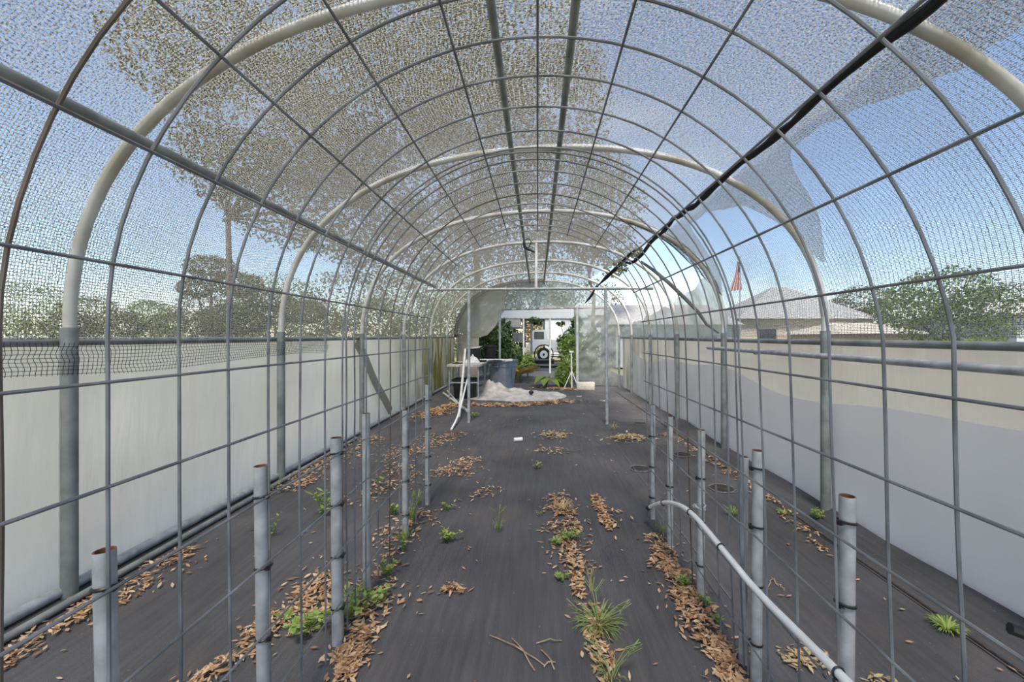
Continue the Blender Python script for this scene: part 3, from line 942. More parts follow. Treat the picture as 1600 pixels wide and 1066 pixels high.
# ------------------------------------------------------------------ things at the end of the tunnel
# rectangular waste bin
BC = Vector((-0.80, 9.45, 0))
tb = thing('waste_bin', 'big grey plastic waste bin standing on the crumpled film beside the table', 'bin', BC, math.radians(-33))
def rrect(hx, hy, r, z, n=5):
    out = []
    for cx, cy, a0 in ((hx - r, hy - r, 0), (-(hx - r), hy - r, 90), (-(hx - r), -(hy - r), 180), (hx - r, -(hy - r), 270)):
        for k in range(n + 1):
            a = math.radians(a0 + 90 * k / n)
            out.append(Vector((cx + r * math.cos(a), cy + r * math.sin(a), z)))
    return out
def loft(mb, rings, cap0=True, cap1=True, mi=0):
    n = len(rings[0]); vs = [p for r in rings for p in r]; fs = []
    for i in range(len(rings) - 1):
        for j in range(n):
            j2 = (j + 1) % n
            fs.append((i * n + j, i * n + j2, (i + 1) * n + j2, (i + 1) * n + j))
    if cap0: fs.append(tuple(reversed(range(n))))
    if cap1: fs.append(tuple((len(rings) - 1) * n + j for j in range(n)))
    mb.add(vs, fs, mi)
    return mb
hb = 0.70
bm_ = MB()
loft(bm_, [rrect(0.20, 0.185, 0.05, 0), rrect(0.205, 0.19, 0.05, 0.02), rrect(0.24, 0.222, 0.05, 0.54), rrect(0.25, 0.232, 0.05, 0.55), rrect(0.256, 0.238, 0.05, 0.66)], True, False)
loft(bm_, [rrect(0.25, 0.232, 0.05, 0.66), rrect(0.2, 0.18, 0.05, 0.05)], False, True)
for sx in (-1, 1):
    bm_.box((sx * 0.09, -0.212, 0.29), (0.018, 0.018, 0.5), 0, 0, Matrix.Rotation(math.radians(-4), 3, 'X'))
    bm_.box((sx * 0.226, 0.05, 0.29), (0.016, 0.02, 0.5), 0, 0, Matrix.Rotation(math.radians(4 * sx), 3, 'Y'))
bm_.build('body', M['bin'], tb)
rm = MB(); loft(rm, [rrect(0.255, 0.237, 0.05, 0.655), rrect(0.278, 0.26, 0.055, 0.66), rrect(0.282, 0.264, 0.055, 0.70), rrect(0.25, 0.232, 0.05, 0.705), rrect(0.248, 0.23, 0.05, 0.66)], True, False)
rm.build('rim', M['bin'], tb)
for sy in (-1, 1):
    hm = MB()
    hm.box((0, sy * 0.262, 0.625), (0.15, 0.02, 0.02)); hm.box((-0.075, sy * 0.25, 0.60), (0.02, 0.045, 0.10)); hm.box((0.075, sy * 0.25, 0.60), (0.02, 0.045, 0.10)); hm.box((0, sy * 0.262, 0.555), (0.17, 0.02, 0.022))
    hm.build('handle', M['bin'], tb)
# cloth over the bin edge
def cloth_fn(u, v):
    x = -1.27 + 0.72 * u
    y = 9.03 + 0.22 * v
    z = 0.725 + 0.012 * nz(x * 9, y * 8, 1)
    if v < 0.35:
        z -= (0.35 - v) * (0.04 + 0.22 * max(0, math.sin(u * 8.0 + 0.8)) * (1 - 0.6 * u) + 0.06 * nz(x * 7, 3))
        y = 9.03 + 0.22 * 0.35 - 0.02 * (0.35 - v)
    return (x, y - 0.2 * u * 0.0, z)
tag(sheet('white_rag', cloth_fn, 30, 10, M['white_cloth']), 'white cloth hanging over the bin rim between bin and table', 'cloth')

# table with crate
tt = thing('work_table', 'low pale work table against the stained sheeting, cluttered on top', 'table', (-1.43, 8.55, 0))
MB().box((0, 0, 0.66), (0.64, 1.1, 0.04)).build('table_top', M['table'], tt, smooth=False)
for sx in (-1, 1):
    for sy in (-1, 1):
        MB().tube([(sx * 0.28, sy * 0.5, 0), (sx * 0.28, sy * 0.5, 0.64)], 0.014, 8).build('leg', M['galv'], tt)
MB().box((0, -0.5, 0.33), (0.56, 0.02, 0.025)).build('stretcher', M['galv'], tt, smooth=False)
ct = thing('black_crate', 'large black plastic crate on the floor under the table', 'crate', (-1.43, 8.38, 0.012))
cm = MB(); loft(cm, [rrect(0.21, 0.2, 0.04, 0), rrect(0.24, 0.23, 0.04, 0.34)], True, False); loft(cm, [rrect(0.23, 0.22, 0.04, 0.34), rrect(0.2, 0.19, 0.04, 0.03)], False, True)
cm.build('body', M['black'], ct)
cr = MB(); loft(cr, [rrect(0.24, 0.23, 0.04, 0.33), rrect(0.262, 0.252, 0.045, 0.335), rrect(0.262, 0.252, 0.045, 0.365), rrect(0.232, 0.222, 0.04, 0.365), rrect(0.23, 0.22, 0.04, 0.34)], True, False)
cr.build('rim', M['black'], ct)
for k in range(5):
    MB().box((-0.16 + 0.08 * k, -0.232, 0.17), (0.012, 0.012, 0.28), 0, 0, Matrix.Rotation(math.radians(-4.9), 3, 'X')).build('rib', M['black'], ct, smooth=False)


def pot(name, loc, r, h, label, soil=True, group=None):
    t = thing(name, label, 'pot', loc, 0, group)
    MB().lathe((0, 0, 0), [(r * 0.8, 0), (r * 0.82, 0.01), (r * 0.98, h * 0.86), (r * 1.06, h * 0.87), (r * 1.07, h), (r * 0.98, h), (r * 0.94, h * 0.86)], 20).build('body', M['black'], t)
    if soil:
        MB().lathe((0, 0, h * 0.84), [(r * 0.93, 0), (r * 0.9, 0.02)], 16).build('soil', M['soil'], t)
    return t


pot('nursery_pot', (-1.13, 9.95, 0.68), 0.145, 0.34, 'round black nursery pot standing behind the bin, between pipes and doorway')
st_ = thing('pot_stand', 'dark low bench behind the table carrying the black pots', 'bench', (-1.32, 9.98, 0))
MB().box((0, 0, 0.66), (0.85, 0.42, 0.035)).build('bench_top', M['wood_grey'], st_, smooth=False)
for sx in (-0.38, 0.38):
    for sy in (-0.17, 0.17):
        MB().box((sx, sy, 0.32), (0.04, 0.04, 0.64)).build('leg', M['wood_grey'], st_, smooth=False)
bx = thing('black_box', 'square black tub with a white board on it behind the crumpled cloth', 'box', (-1.53, 9.95, 0.68))
mb = MB(); loft(mb, [rrect(0.14, 0.12, 0.02, 0), rrect(0.165, 0.14, 0.02, 0.26)]); mb.build('body', M['black'], bx)
MB().box((0.0, 0, 0.275), (0.36, 0.26, 0.03), 0.0, 0, Matrix.Rotation(math.radians(-9), 3, 'Y')).build('board', M['foam'], bx, smooth=False)
def heap(name, c, rx, ry, h, mat, label, cat, seed, n=22):
    def fn(u, v):
        a = 2 * math.pi * u
        r = v
        z = h * (1 - r ** 1.7) * (1 + 0.9 * nz(r * math.cos(a) * 2.6, r * math.sin(a) * 2.6, seed)) + 0.004
        q_ = 1 + 0.25 * nz(math.cos(a) * 1.5, math.sin(a) * 1.5, seed + 4)
        return (c[0] + rx * r * q_ * math.cos(a), c[1] + ry * r * q_ * math.sin(a), c[2] + max(0.003, z))
    return tag(sheet(name, fn, n * 2, n // 2, mat), label, cat)
heap('crumpled_cloth', (-1.36, 8.62, 0.682), 0.17, 0.2, 0.13, M['white_cloth'], 'crumpled white cloth heaped on the table', 'cloth', 3.3)
tray = MB(); loft(tray, [rrect(0.13, 0.16, 0.02, 0), rrect(0.15, 0.18, 0.02, 0.03)]); 
tag(tray.build('plant_tray', M['black'], loc=(-1.26, 8.96, 0.682)), 'shallow black tray on the table near the bin', 'tray')
heap('soil_pile', (-1.6, 8.35, 0.682), 0.12, 0.2, 0.02, M['soil'], 'dark spilled soil on the table corner', 'soil', 7.0, 14)

# crumpled film on the floor
def tarp_fn(u, v):
    a = 2 * math.pi * u
    r = v
    ex = 1 + 0.22 * nz(math.cos(a) * 2, math.sin(a) * 2, 5) + 0.07 * nz(math.cos(a) * 7, math.sin(a) * 7, 1)
    x = -0.45 + 1.05 * r * ex * math.cos(a)
    y = 8.62 + 0.85 * r * ex * math.sin(a) - 0.12 * math.cos(a) * r
    z = 0.012 + 0.09 * max(0, nz(x * 4, y * 4, 2) + 0.15) + 0.05 * abs(nz(x * 11, y * 9, 6))
    z += 0.23 * math.exp(-(((x + 1.02) / 0.33) ** 2 + ((y - 8.98) / 0.2) ** 2)) * (1 + 0.9 * nz(x * 5, y * 5, 9) + 0.35 * nz(x * 14, y * 14, 3))
    z *= (1 - r ** 6)
    return (x, y, z + 0.004)
tag(sheet('crumpled_film', tarp_fn, 110, 26, M['tarp']), 'crumpled whitish plastic film spread on the floor under the bin', 'plastic film')
pb = P(830, 617, 8.4)
tag(MB().ball((pb.x, 8.4, 0.095), 0.05, 8, sq=(1, 1, 0.85)).build('black_ball', M['black']), 'small black ball lying on the crumpled film', 'ball')
tag(MB().hollow(G(803, 691) + Vector((0, 0, 0.026)), G(816, 690) + Vector((0, 0, 0.026)), 0.024, 0.004, 12).build('pipe_offcut', M['pvc']), 'short white pipe offcut lying alone on the black fabric', 'pipe')
fb = thing('foam_block', 'cream foam block on the floor at the foot of the hanging film', 'block', (1.10, 9.55, 0))
mb = MB(); loft(mb, [rrect(0.2, 0.07, 0.01, 0), rrect(0.205, 0.075, 0.012, 0.01), rrect(0.205, 0.075, 0.012, 0.17), rrect(0.2, 0.07, 0.01, 0.178)])
mb.build('block', M['foam'], fb)
for (px, py), lab in (((905, 620), 'white paper scrap on the fabric in front of the foam block'), ((942, 627), 'white paper scrap beside the foot of the crossbar upright')):
    g = G(px, py)
    def scrap(u, v, g=g):
        return (g.x + 0.055 * (u - 0.5) * 2, g.y + 0.05 * (v - 0.5), 0.004 + 0.02 * abs(u - 0.5) + 0.006 * nz(u * 3, v * 3, g.x))
    tag(sheet('paper_scrap', scrap, 6, 4, M['foam']), lab, 'scrap')

# white pipes leaning and lying by the table
pipe('leaning_pipe', [P(717, 654, 6.19) + Vector((0, 0, 0.012)), P(721, 610, 6.75), P(727, 546, 7.5)], 0.021, M['pvc_dirty'], 'taller white pipe leaning on the table in front of the stained sheeting', 'pipe')
pipe('leaning_pipe', smooth_path([P(705, 673, 5.4) + Vector((0, 0, 0.012)), P(714, 655, 5.75), P(721, 632, 6.25), P(727, 605, 6.8), P(733, 585, 7.3)]), 0.014, M['pvc'], 'bent thin white pipe leaning behind the crossbar upright', 'pipe')
pipe('fallen_pipe', [(-1.58, 9.0 - 0.1, 0.05) if False else (G(693, 616) + Vector((0, 0, 0.022))), G(730, 644) + Vector((0, 0, 0.022))], 0.022, M['pvc_dirty'], 'thick white pipe lying on the leaves below the table', 'pipe')
pipe('fallen_pipe', [G(699, 612) + Vector((0, 0, 0.016)), G(723, 644) + Vector((0, 0, 0.06))], 0.014, M['pvc_dirty'], 'thin white pipe lying across the thick one below the table', 'pipe')

# tripod near the doorway
tp_ = thing('pipe_tripod', 'white pipe tripod standing in the plants beside the hanging film', 'tripod', (0.80, 9.75, 0))
MB().tube([(0, 0, 0.02), (-0.01, 0, 0.86)], 0.018, 8).build('pole', M['pvc'], tp_)
MB().box((-0.01, 0, 0.87), (0.1, 0.05, 0.04)).build('head', M['pvc'], tp_, smooth=False)
for a in (200, 320, 80):
    MB().tube([(0, 0, 0.42), (0.2 * math.cos(math.radians(a)), 0.2 * math.sin(math.radians(a)), 0.01)], 0.011, 8).build('leg', M['pvc'], tp_)

# planting holes cut in the fabric
hole_px = [(1000, 733, 0.085, 'round planting hole with frayed pale rim beside the last stake with the end cap'),
           (1066, 711, 0.085, 'round planting hole near the foot of the third hoop'),
           (1128, 764, 0.09, 'round planting hole seen between the paired stakes and the wall'),
           (976, 690, 0.085, 'round planting hole just in front of the straw patch'),
           (1000, 662, 0.085, 'faint far planting hole beside the wall foot'),
           (1030, 681, 0.07, 'small far planting hole between the last two stakes')]
for px, py, r, lab in hole_px:
    g = G(px, py)
    t = thing('planting_hole', lab, 'hole', (g.x, g.y, 0), 0, 'planting holes cut in the fabric')
    mb = MB(); vs = [(0, 0, 0.0035)]
    n = 28
    for k in range(n):
        a = 2 * math.pi * k / n; q_ = r * (1 + 0.06 * nz(math.cos(a) * 2, math.sin(a) * 2, px))
        vs.append((q_ * math.cos(a), q_ * math.sin(a), 0.0035))
    mb.add(vs, [(0, 1 + k, 1 + (k + 1) % n) for k in range(n)])
    mb.build('soil', M['soil'], t, smooth=False)
    mb = MB()
    for j in range(3):
        pts = []
        for k in range(n + 1):
            a = 2 * math.pi * k / n; q_ = r * (1.02 + 0.10 * j * (0.5 + nz(math.cos(a) * 2, math.sin(a) * 2, px + j)) + 0.06 * nz(math.cos(a) * 2, math.sin(a) * 2, px))
            pts.append((q_ * math.cos(a), q_ * math.sin(a), 0.006))
        mb.tube(pts, 0.0028, 4, cap=False)
    mb.build('frayed_rim', M['fray'], t)

# ------------------------------------------------------------------ leaf litter
def quads(centres, dirs, widths_dir, lens, wids, name, mat, parent=None, fold=0.0):
    """many small pointed leaves: 4-vertex kites with a slight fold"""
    n = len(centres)
    C = np.asarray(centres, float); D = np.asarray(dirs, float); W = np.asarray(widths_dir, float)
    D /= np.linalg.norm(D, axis=1, keepdims=True) + 1e-9
    W -= D * np.sum(D * W, axis=1, keepdims=True); W /= np.linalg.norm(W, axis=1, keepdims=True) + 1e-9
    Nn = np.cross(D, W)
    lens = np.asarray(lens)[:, None]; wids = np.asarray(wids)[:, None]
    v = np.empty((n, 6, 3))
    v[:, 0] = C - D * lens * 0.5
    v[:, 1] = C - D * lens * 0.08 + W * wids * 0.5 + Nn * wids * fold
    v[:, 2] = C + D * lens * 0.5 + Nn * lens * 0.1 * (1 if fold else 0)
    v[:, 3] = C - D * lens * 0.08 - W * wids * 0.5 + Nn * wids * fold
    v[:, 4] = C + D * lens * 0.22 + W * wids * 0.36 + Nn * wids * fold
    v[:, 5] = C + D * lens * 0.22 - W * wids * 0.36 + Nn * wids * fold
    me = bpy.data.meshes.new(name)
    me.vertices.add(n * 6); me.vertices.foreach_set('co', v.reshape(-1))
    base = (np.arange(n) * 6)[:, None]
    # two halves along the midrib: 0-1-4-2 and 0-2-5-3
    idx = np.concatenate([base + np.array([[0, 1, 4, 2]]), base + np.array([[0, 2, 5, 3]])], axis=1).reshape(-1)
    me.loops.add(n * 8); me.loops.foreach_set('vertex_index', idx)
    me.polygons.add(n * 2)
    me.polygons.foreach_set('loop_start', np.arange(n * 2) * 4)
    try:
        me.polygons.foreach_set('loop_total', np.full(n * 2, 4))
    except Exception:
        pass
    me.materials.append(mat)
    me.update(calc_edges=True); me.validate()
    o = bpy.data.objects.new(name, me); COL.objects.link(o)
    if parent is not None: o.parent = parent
    return o


def litter(spots, label, size=0.037, mat='dead_leaf', stack=0.026):
    """spots: (x, y, rx, ry, count, rot)"""
    cs, ds, ws, ls, wd = [], [], [], [], []
    for (x, y, rx, ry, n, rot) in spots:
        for _ in range(int(n * 2.3) if n > 3 else n):
            r = math.sqrt(random.random()) * (1 + 0.25 * random.gauss(0, 0.5)); a = random.uniform(0, 2 * math.pi)
            if random.random() < 0.16: r *= 1.9
            dx, dy = rx * r * math.cos(a), ry * r * math.sin(a)
            X = x + dx * math.cos(rot) - dy * math.sin(rot); Y = y + dx * math.sin(rot) + dy * math.cos(rot)
            z = 0.006 + stack * max(0, 1 - r) * random.random() + 0.008 * random.random()
            cs.append((X, Y, z))
            t = random.uniform(0, 2 * math.pi)
            ds.append((math.cos(t), math.sin(t), random.uniform(-0.25, 0.25)))
            ws.append((-math.sin(t), math.cos(t), random.uniform(-0.5, 0.5)))
            l = size * random.uniform(0.6, 1.25); ls.append(l); wd.append(l * random.uniform(0.24, 0.4))
    o = quads(cs, ds, ws, ls, wd, 'leaf_litter', M[mat], fold=0.18)
    # nothing may dip below the floor
    me = o.data; co = np.empty(len(me.vertices) * 3); me.vertices.foreach_get('co', co); co = co.reshape(-1, 3)
    co[:, 2] = np.maximum(co[:, 2], 0.003); me.vertices.foreach_set('co', co.reshape(-1)); me.update()
    return tag(o, label, 'leaf litter', kind='stuff')


def line_spots(pts, rx, ry, n):
    out = []
    for a, b in zip(pts[:-1], pts[1:]):
        a, b = Vector(a), Vector(b)
        k = max(2, int((b - a).length / 0.10)); rx_ = rx * 1.45
        for i in range(k):
            p = a + (b - a) * (i + random.random()) / k
            out.append((p.x + random.gauss(0, rx_ * 0.22), p.y, rx_ * random.uniform(0.4, 1.1), ry, max(2, int(n * random.uniform(0.35, 1.3))), 0))
    return out


litter(line_spots([(-2.02, 1.35), (-1.99, 2.0), (-1.98, 2.35)], 0.09, 0.10, 46), 'drift of brown fallen leaves along the foot of the white sheeting nearest the camera')
litter(line_spots([(-2.0, 3.2), (-1.97, 4.2), (-1.92, 5.0)], 0.13, 0.12, 34), 'drift of brown fallen leaves along the white sheeting between second and third hoop')
litter([(-1.03, 1.92, 0.10, 0.2, 190, 0.35), (-1.13, 1.72, 0.07, 0.12, 70, 0.2)], 'dense brown leaf pile behind the second stake')
litter([(-1.16, 1.50, 0.05, 0.1, 34, -0.2), (-1.22, 1.40, 0.05, 0.05, 12, 0)], 'small brown leaf cluster below the near wire panel')
litter(line_spots([(-1.55, 4.1), (-1.2, 4.7), (-1.05, 5.2)], 0.18, 0.12, 26), 'loose leaf patches behind the last stakes, towards the leaning pipes')
litter(line_spots([(-1.35, 3.0), (-1.15, 3.5), (-1.3, 4.0)], 0.12, 0.12, 18), 'thin leaf patches beside the pointed green plant')
litter(line_spots([(-0.70, 1.5), (-0.72, 1.62)], 0.05, 0.06, 62) + line_spots([(-0.76, 1.63), (-0.78, 1.95), (-0.76, 2.25)], 0.09, 0.09, 34) + line_spots([(-0.86, 2.35), (-0.82, 2.9)], 0.12, 0.1, 26), 'strip of brown leaves along the stakes with the sprawling green weed')
litter(line_spots([(-0.62, 3.0), (-0.3, 3.3)], 0.10, 0.06, 9) + line_spots([(-0.75, 3.6), (-0.7, 4.1)], 0.16, 0.12, 30), 'leaf scatter between the last stakes and the tall grass weed')
litter(line_spots([(-0.34, 2.02), (-0.49, 1.95)], 0.05, 0.04, 18), 'small dry leaf clump in the aisle near the third stake')
litter(line_spots([(0.25, 1.35), (0.22, 1.75), (0.2, 2.1)], 0.045, 0.08, 22) + line_spots([(0.2, 2.15), (0.17, 2.75), (0.16, 3.15)], 0.075, 0.08, 34), 'ragged middle line of leaves and straw down the aisle')
litter(line_spots([(0.45, 2.55), (0.44, 3.1)], 0.035, 0.08, 24), 'short leaf streak on the aisle beside the middle line', 0.05)
litter(line_spots([(0.68, 1.3), (0.70, 1.9), (0.70, 2.55)], 0.055, 0.08, 62), 'strip of brown leaves along the stakes with the white conduit')
litter(line_spots([(0.62, 2.7), (0.5, 2.9)], 0.06, 0.04, 6), 'few leaves by the black end cap of the conduit', 0.05)
litter(line_spots([(1.6, 2.4), (1.75, 3.2), (1.62, 5.2)], 0.05, 0.1, 9), 'thin leaf line along the dirt seam below the inner sheet')
litter([(0.2, 5.1, 0.16, 0.2, 90, 0.3), (0.15, 4.4, 0.2, 0.15, 26, 0)], 'round straw coloured leaf patch on the far aisle', 0.05, 'straw')
litter([(1.08, 5.0, 0.2, 0.12, 120, 0.2)], 'pale straw patch beside the planting holes', 0.06, 'straw')
litter([(1.02, 1.56, 0.07, 0.04, 60, 0.1), (1.2, 1.45, 0.05, 0.03, 12, 0)], 'reddish straw smear on the fabric by the nearest conduit stake', 0.035, 'straw')
litter(line_spots([(-1.2, 7.4), (-0.4, 7.35), (0.65, 7.9)], 0.22, 0.14, 20), 'brown leaves scattered in front of the crumpled film', 0.08)
litter(line_spots([(0.2, 9.9), (0.95, 9.5)], 0.2, 0.15, 22), 'brown leaves in the doorway before the foam block', 0.08)
litter(line_spots([(-1.75, 6.2), (-1.5, 7.4)], 0.15, 0.15, 34), 'brown leaves around the fallen white pipes', 0.075)
sc_ = []
for _ in range(260):
    x = random.uniform(-1.9, 1.7); y = 1.2 + 8.5 * random.random() ** 1.5
    sc_.append((x, y, 0.05, 0.05, random.choice((1, 1, 1, 2, 3)), 0))
litter(sc_, 'single fallen leaves scattered all over the black fabric', 0.03, stack=0.0)

# dry twigs
tw = MB()
def twig(px1, py1, px2, py2, r=0.0025):
    a, b = G(px1, py1), G(px2, py2)
    pts = []
    for k in range(7):
        p = a + (b - a) * k / 6
        pts.append(p + Vector((0.012 * nz(k * 0.9, px1), 0.012 * nz(k * 0.8, py1), 0.006 + 0.012 * math.sin(math.pi * k / 6))))
    tw.tube(pts, r, 5)
for q_ in ((765, 995, 850, 1042), (800, 1000, 835, 1050), (838, 1008, 880, 1005), (845, 1018, 868, 1050), (850, 1045, 866, 1038)):
    twig(*q_)
tag(tw.build('dry_twigs', M['twig']), 'forked dry twig lying in the aisle at the bottom of the picture', 'twig')
tw = MB()
for q_ in ((1205, 905, 1215, 918), (1208, 907, 1200, 920), (1214, 915, 1225, 925)):
    twig(*q_, r=0.002)
tag(tw.build('dry_sprig', M['straw']), 'dry curled sprig on the fabric behind the white conduit', 'twig')

# ------------------------------------------------------------------ weeds
def leafy(px, py, w, h, n, lab, mat='weed', lsz=0.03, name='leafy_weed', stems=5, xy=None, broad=0.5, spread=1.0):
    g = G(px, py) if xy is None else Vector((*xy, 0))
    t = thing(name, lab, 'weed', (g.x, g.y, 0))
    sm = MB(); cs, ds, ws, ls, wd = [], [], [], [], []
    for s_ in range(stems):
        a = random.uniform(0, 2 * math.pi); rr = w * random.uniform(0.3, 1.0) * spread
        tip = Vector((rr * math.cos(a), rr * math.sin(a) * 0.8, h * random.uniform(0.55, 1.0)))
        mid = tip * 0.5 + Vector((0, 0, h * 0.15))
        path = [Vector((0.008 * math.cos(a), 0.008 * math.sin(a), 0)), mid, tip]
        sm.tube(smooth_path(path, 1), 0.0016 + 0.001 * h, 5)
        for k in range(max(1, n // stems)):
            f = 0.2 + 0.8 * random.random()
            p = (path[0] * (1 - f) ** 2 + mid * 2 * f * (1 - f) + tip * f * f)
            t2 = random.uniform(0, 2 * math.pi)
            l = lsz * random.uniform(0.6, 1.3)
            d = Vector((math.cos(t2), math.sin(t2), random.uniform(-0.15, 0.6))).normalized()
            c_ = p + d * l * 0.5
            c_.z = max(c_.z, 0.006)
            cs.append(c_); ds.append(d); ws.append((-math.sin(t2), math.cos(t2), random.uniform(-0.3, 0.3))); ls.append(l); wd.append(l * broad)
    sm.build('stems', M['stem'], t)
    quads([tuple(c) for c in cs], [tuple(d) for d in ds], ws, ls, wd, 'leaves', M[mat], t, fold=0.15)
    return t


def tuft(px, py, w, h, n, lab, mat='grass_blade', name='grass_tuft', xy=None, seedheads=0, flat=0.5, bw=0.004):
    g = G(px, py) if xy is None else Vector((*xy, 0))
    t = thing(name, lab, 'grass', (g.x, g.y, 0))
    mb = MB()
    for _ in range(n):
        a = random.uniform(0, 2 * math.pi); L_ = random.uniform(0.5, 1.0)
        up = random.uniform(1 - flat, 1.0)
        out = Vector((math.cos(a), math.sin(a), 0))
        sd = Vector((-math.sin(a), math.cos(a), 0)) * bw * 0.5
        b = out * random.uniform(0, w * 0.2)
        p1 = b + out * w * L_ * 0.35 + Vector((0, 0, h * L_ * up * 0.65))
        p2 = b + out * w * L_ * 0.75 + Vector((0, 0, h * L_ * up * 0.9))
        p3 = b + out * w * L_ * 1.05 + Vector((0, 0, max(0.006, h * L_ * (up * 0.85 - 0.12))))
        mb.add([b - sd, b + sd, p1 + sd * 1.1, p1 - sd * 1.1, p2 + sd * 0.8, p2 - sd * 0.8, p3], [(0, 1, 2, 3), (3, 2, 4, 5), (5, 4, 6)])
    mb.build('blades', M[mat], t)
    if seedheads:
        sm = MB()
        for _ in range(seedheads):
            a = random.uniform(0, 2 * math.pi); out = Vector((math.cos(a), math.sin(a), 0)) * w * random.uniform(0.4, 0.9)
            top = out + Vector((0, 0, h * random.uniform(1.1, 1.5)))
            sm.tube([Vector((0, 0, 0)), top * 0.5 - out * 0.15, top], 0.0016, 4)
            for k in range(4):
                a2 = a + random.uniform(-1.3, 1.3)
                sm.tube([top - Vector((0, 0, 0.005 * k)), top + Vector((math.cos(a2) * 0.05, math.sin(a2) * 0.05, 0.03))], 0.0013, 4)
        sm.build('seed_stalks', M['grass_blade'], t)
    return t


leafy(505, 808, 0.09, 0.20, 46, 'green plant with pointed leaves behind the third stake', lsz=0.06, name='pointed_leaf_plant', broad=0.38, stems=6)
leafy(440, 770, 0.10, 0.10, 14, 'thin sprig at the foot of the second hoop post', 'weed_yel', 0.025)
leafy(425, 838, 0.10, 0.14, 26, 'sparse trailing sprig beside the second stake', 'weed', 0.025)
leafy(545, 965, 0.20, 0.12, 150, 'sprawling broad leaved green weed around the third stake', 'weed', 0.035, 'sprawling_weed', 14)
leafy(480, 992, 0.16, 0.10, 60, 'long green shoot of weed reaching towards the second stake', 'weed', 0.034, 'sprawling_weed', 8)
leafy(590, 945, 0.10, 0.07, 60, 'low round leaved weed at the foot of the fourth stake', 'weed', 0.03)
leafy(606, 900, 0.06, 0.09, 60, 'bright small weed beyond the foot of the fourth stake', 'weed', 0.025)
leafy(630, 860, 0.05, 0.10, 40, 'slim green weed near the foot of the fifth stake', 'weed', 0.03, broad=0.25)
tuft(644, 815, 0.05, 0.16, 34, 'feathery green weed just past the fifth stake', 'weed', 'feathery_weed', flat=0.2)
tuft(652, 790, 0.05, 0.13, 30, 'feathery green weed between the fifth and last stakes', 'weed', 'feathery_weed', flat=0.2)
tuft(632, 848, 0.04, 0.10, 26, 'spiky green weed in front of the fifth stake', 'weed', 'feathery_weed', flat=0.2)
leafy(616, 805, 0.05, 0.08, 40, 'small weed in the leaves behind the fifth stake', 'weed', 0.03)
leafy(592, 755, 0.06, 0.05, 34, 'low green rosette behind the fourth stake', 'weed', 0.03)
leafy(702, 845, 0.085, 0.07, 110, 'round yellow green rosette alone in the aisle', 'weed_yel', 0.028, 'rosette_weed', 10)
leafy(698, 797, 0.06, 0.05, 40, 'dry yellowish weed above the round rosette', 'weed_yel', 0.024)
tuft(778, 832, 0.05, 0.10, 18, 'tall thin grass weed standing in the aisle', 'grass_blade', 'tall_grass_weed', seedheads=3, flat=0.2)
leafy(838, 733, 0.06, 0.05, 34, 'tiny yellow green weed far up the aisle', 'weed_yel', 0.03)
leafy(842, 806, 0.03, 0.03, 14, 'tiny green seedling in the aisle left of the middle line', 'weed', 0.018)
leafy(740, 652, 0.08, 0.06, 40, 'pale green weed at the foot of the crossbar upright by the table', 'weed_yel', 0.04)
leafy(888, 845, 0.075, 0.06, 130, 'bright lime weed growing in the middle leaf line', 'weed', 0.022, 'lime_weed', 12)
leafy(868, 852, 0.045, 0.04, 60, 'smaller lime weed beside the bright one in the middle leaf line', 'weed', 0.02, 'lime_weed', 8)
leafy(878, 905, 0.05, 0.04, 60, 'flat green weed lower down the middle leaf line', 'weed', 0.022)
tuft(880, 800, 0.09, 0.10, 70, 'dry straw tuft at the top of the middle leaf line', 'straw', 'straw_tuft', flat=0.5, bw=0.005)
tuft(922, 925, 0.03, 0.16, 18, 'dry upright straw in the middle leaf line', 'straw', 'straw_tuft', flat=0.2)
tuft(936, 978, 0.12, 0.07, 130, 'big sprawling grass clump with seed stalks in the middle leaf line', 'grass_blade', 'grass_clump', seedheads=10, flat=0.9, bw=0.004)
tuft(955, 1062, 0.07, 0.08, 24, 'thin grass at the bottom of the middle leaf line', 'grass_blade', 'grass_clump', seedheads=4, flat=0.6, bw=0.003)
tuft(1035, 835, 0.05, 0.10, 36, 'green weed at the foot of the last conduit stake', 'weed', 'feathery_weed', flat=0.4)
leafy(1070, 918, 0.055, 0.06, 110, 'bright low weed clump between the two middle conduit stakes', 'weed', 0.02, 'lime_weed', 10)
leafy(1101, 948, 0.045, 0.05, 70, 'bright low weed clump beyond the twisted wire stake', 'weed', 0.02, 'lime_weed', 8)
leafy(1120, 972, 0.035, 0.04, 40, 'small weed in the leaf strip close to the paired stakes', 'weed_yel', 0.02)
tuft(1145, 805, 0.07, 0.07, 60, 'spiky green tuft behind the paired stakes', 'weed', 'grass_tuft', flat=0.5)
tuft(1224, 804, 0.05, 0.05, 44, 'small green tuft by the dirt seam', 'weed', 'grass_tuft', flat=0.5)
tuft(1480, 985, 0.065, 0.05, 80, 'vivid green tuft on the dirt seam below the bluish sheet', 'weed', 'grass_tuft', flat=0.6, bw=0.006)
leafy(1280, 795, 0.09, 0.09, 60, 'weed at the foot of the second hoop post beside the inner sheet', 'weed', 0.03, xy=(1.86, 2.75))
tuft(958, 672, 0.1, 0.12, 26, 'yellowish grass at the foot of the crossbar upright near the string', 'straw', 'grass_tuft', flat=0.4)

